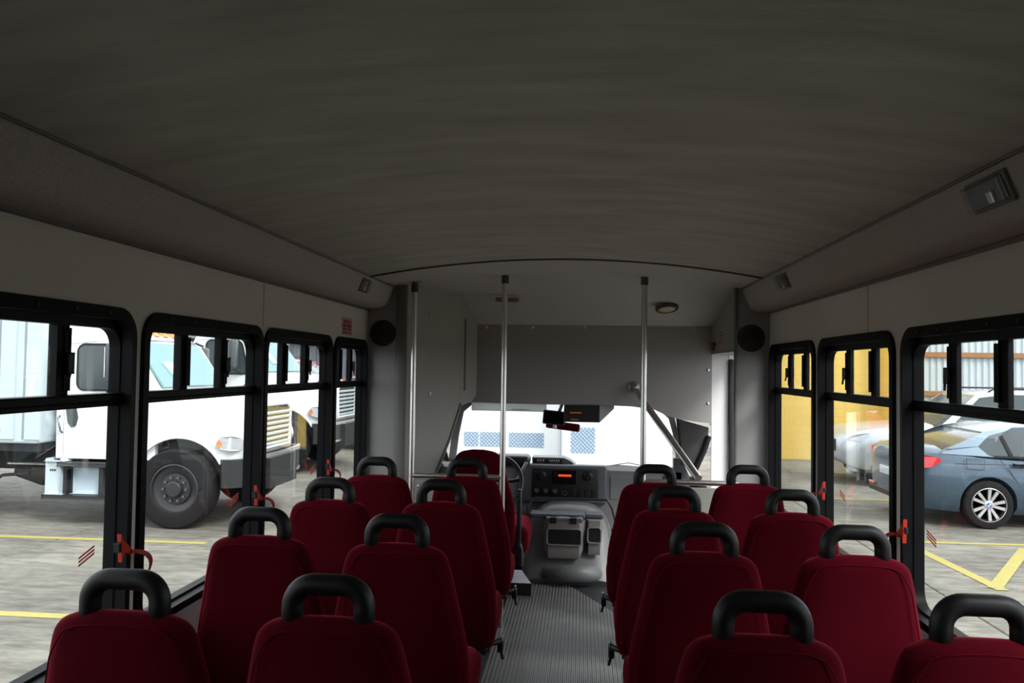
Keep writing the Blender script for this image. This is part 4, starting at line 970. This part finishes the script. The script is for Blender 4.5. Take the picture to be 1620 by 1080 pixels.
# yellow block wall
yw_ = empty('wall_yellow', (5, 20, GZ), kind='structure')
MB().box(3.6, 19.95, GZ - .05, 7.45, 20.2, 4.6).build('wall_face', YEL, yw_)
MB().box(7.45, 19.5, GZ - .05, 7.95, 20.2, 4.6).build('wall_pier', YEL, yw_)
MB().box(3.5, 19.45, 4.6, 8.0, 20.25, 4.7).build('wall_cap', YEL, yw_)
# corrugated fence
cf = empty('corrugated_fence', (14, 20.9, GZ), 'pale blue corrugated metal fence with two timber rails', 'fence')
pts = []
PW = .96
prof = []
for k in range(6):
    x = k * .16; prof += [(x, 0), (x + .05, 0), (x + .075, .035), (x + .115, .035), (x + .14, 0)]
prof.append((PW, 0))
pmsh = MB(); n = len(prof)
pmsh.add([(x, y, 0) for x, y in prof] + [(x, y, 3.6) for x, y in prof] + [(x, y + .004, 0) for x, y in prof] + [(x, y + .004, 3.6) for x, y in prof],
         [(i, i + 1, n + i + 1, n + i) for i in range(n - 1)] + [(2 * n + i, 3 * n + i, 3 * n + i + 1, 2 * n + i + 1) for i in range(n - 1)])
pme = pmsh.mesh('sheet', COR)
for k in range(15):
    o = link('sheet', pme, cf); o.location = (7.9 + k * PW - 14, random.uniform(0, .006), -.03 + random.uniform(-.01, .01))
for z in (1.99, 1.0):
    for k in range(4): MB().rbox(7.9 + k * 3.6, 20.83, z - .065, 7.9 + k * 3.6 + 3.59, 20.895, z + .065, .006).build('fence_rail', WOOD, cf)
for k in range(8): MB().rbox(8.7 + k * 1.9, 20.95, GZ - .03, 8.8 + k * 1.9, 21.05, 2.9, .006).build('fence_post', WOOD, cf)

# far storefront behind the trucks
sf = empty('storefront', (-10, 46, GZ), 'dark low storefront far behind the parked cars', 'building')
MB().box(-26, 46, GZ - .05, -3.2, 54, 3.55).build('facade', DKBLD, sf)
MB().box(-26.3, 45.4, 3.0, -3.0, 46, 3.5).build('fascia', mat('fascia_grey', (.20, .20, .22), .6), sf)
for k in range(11):
    o = MB().rbox(-25.4 + k * 2.0, 45.93, .2, -23.8 + k * 2.0, 46.05, 2.6, .02).build('window', mat('shop_window', (.10, .115, .14), .3), sf)
    MB().box(-24.64 + k * 2.0, 45.9, .2, -24.56 + k * 2.0, 45.95, 2.6).build('window_bar', BLK, o)

# white vehicles ahead, seen through the windscreen
def white_van(x0, x1, y, wins, label):
    r = empty('white_van', ((x0 + x1) / 2, y + 2, GZ), label, 'van')
    MB().rbox(x0, y, GZ + .42, x1, y + 4.4, GZ + 2.45, .10, 3).build('van_body', WHT, r, 40)
    MB().rbox(x0 + .02, y - .10, GZ + .42, x1 - .02, y + .02, GZ + .62, .03).build('bumper', WHTB, r)
    for wx0, wz0, wx1, wz1 in wins:
        p = MB().rbox(wx0, y - .008, wz0, wx1, y + .02, wz1, .008).build('rear_window', mat('misty_glass', (.50, .62, .74), .3), r)
        q_ = MB(); stp = .062; hgt = wz1 - wz0; xx = wx0 - hgt
        while xx < wx1:
            for d in (1, -1):
                a, b_ = (xx, wz0), (xx + hgt, wz1)
                if d < 0: a, b_ = (xx, wz1), (xx + hgt, wz0)
                def at(t): return (a[0] + (b_[0] - a[0]) * t, a[1] + (b_[1] - a[1]) * t)
                t0 = max(0, (wx0 - a[0]) / hgt); t1 = min(1, (wx1 - a[0]) / hgt)
                if t1 > t0 + .02:
                    p0, p1 = at(t0), at(t1); q_.cyl((p0[0], y - .016, p0[1]), (p1[0], y - .016, p1[1]), .006, 4)
            xx += stp
        q_.build('wire_mesh', MESHM, p); p.children[0]['kind'] = 'stuff'
    for x in (x0 + .18, x1 - .18):
        for yy in (y + .9, y + 3.4):
            MB().lathe([(.20, -.1), (.33, -.1), (.34, 0), (.33, .1), (.20, .1)], (x, yy, GZ + .34), 'X', 24).build('wheel', TYR, r, 40)
    MB().box(x0 + .3, y - .004, GZ + 2.15, x0 + .5, y + .01, GZ + 2.22).build('rear_lamp', TAIL, r)
white_van(-2.05, -.205, 13.0, [(-1.83, .19, -1.58, .43), (-1.56, .19, -1.16, .43), (-1.08, .19, -.50, .43)], 'white van with three mesh covered rear windows ahead of the windscreen')
white_van(-.20, 1.55, 12.5, [(-.05, .17, .34, .58)], 'white van with one mesh covered rear window, right of the other van')
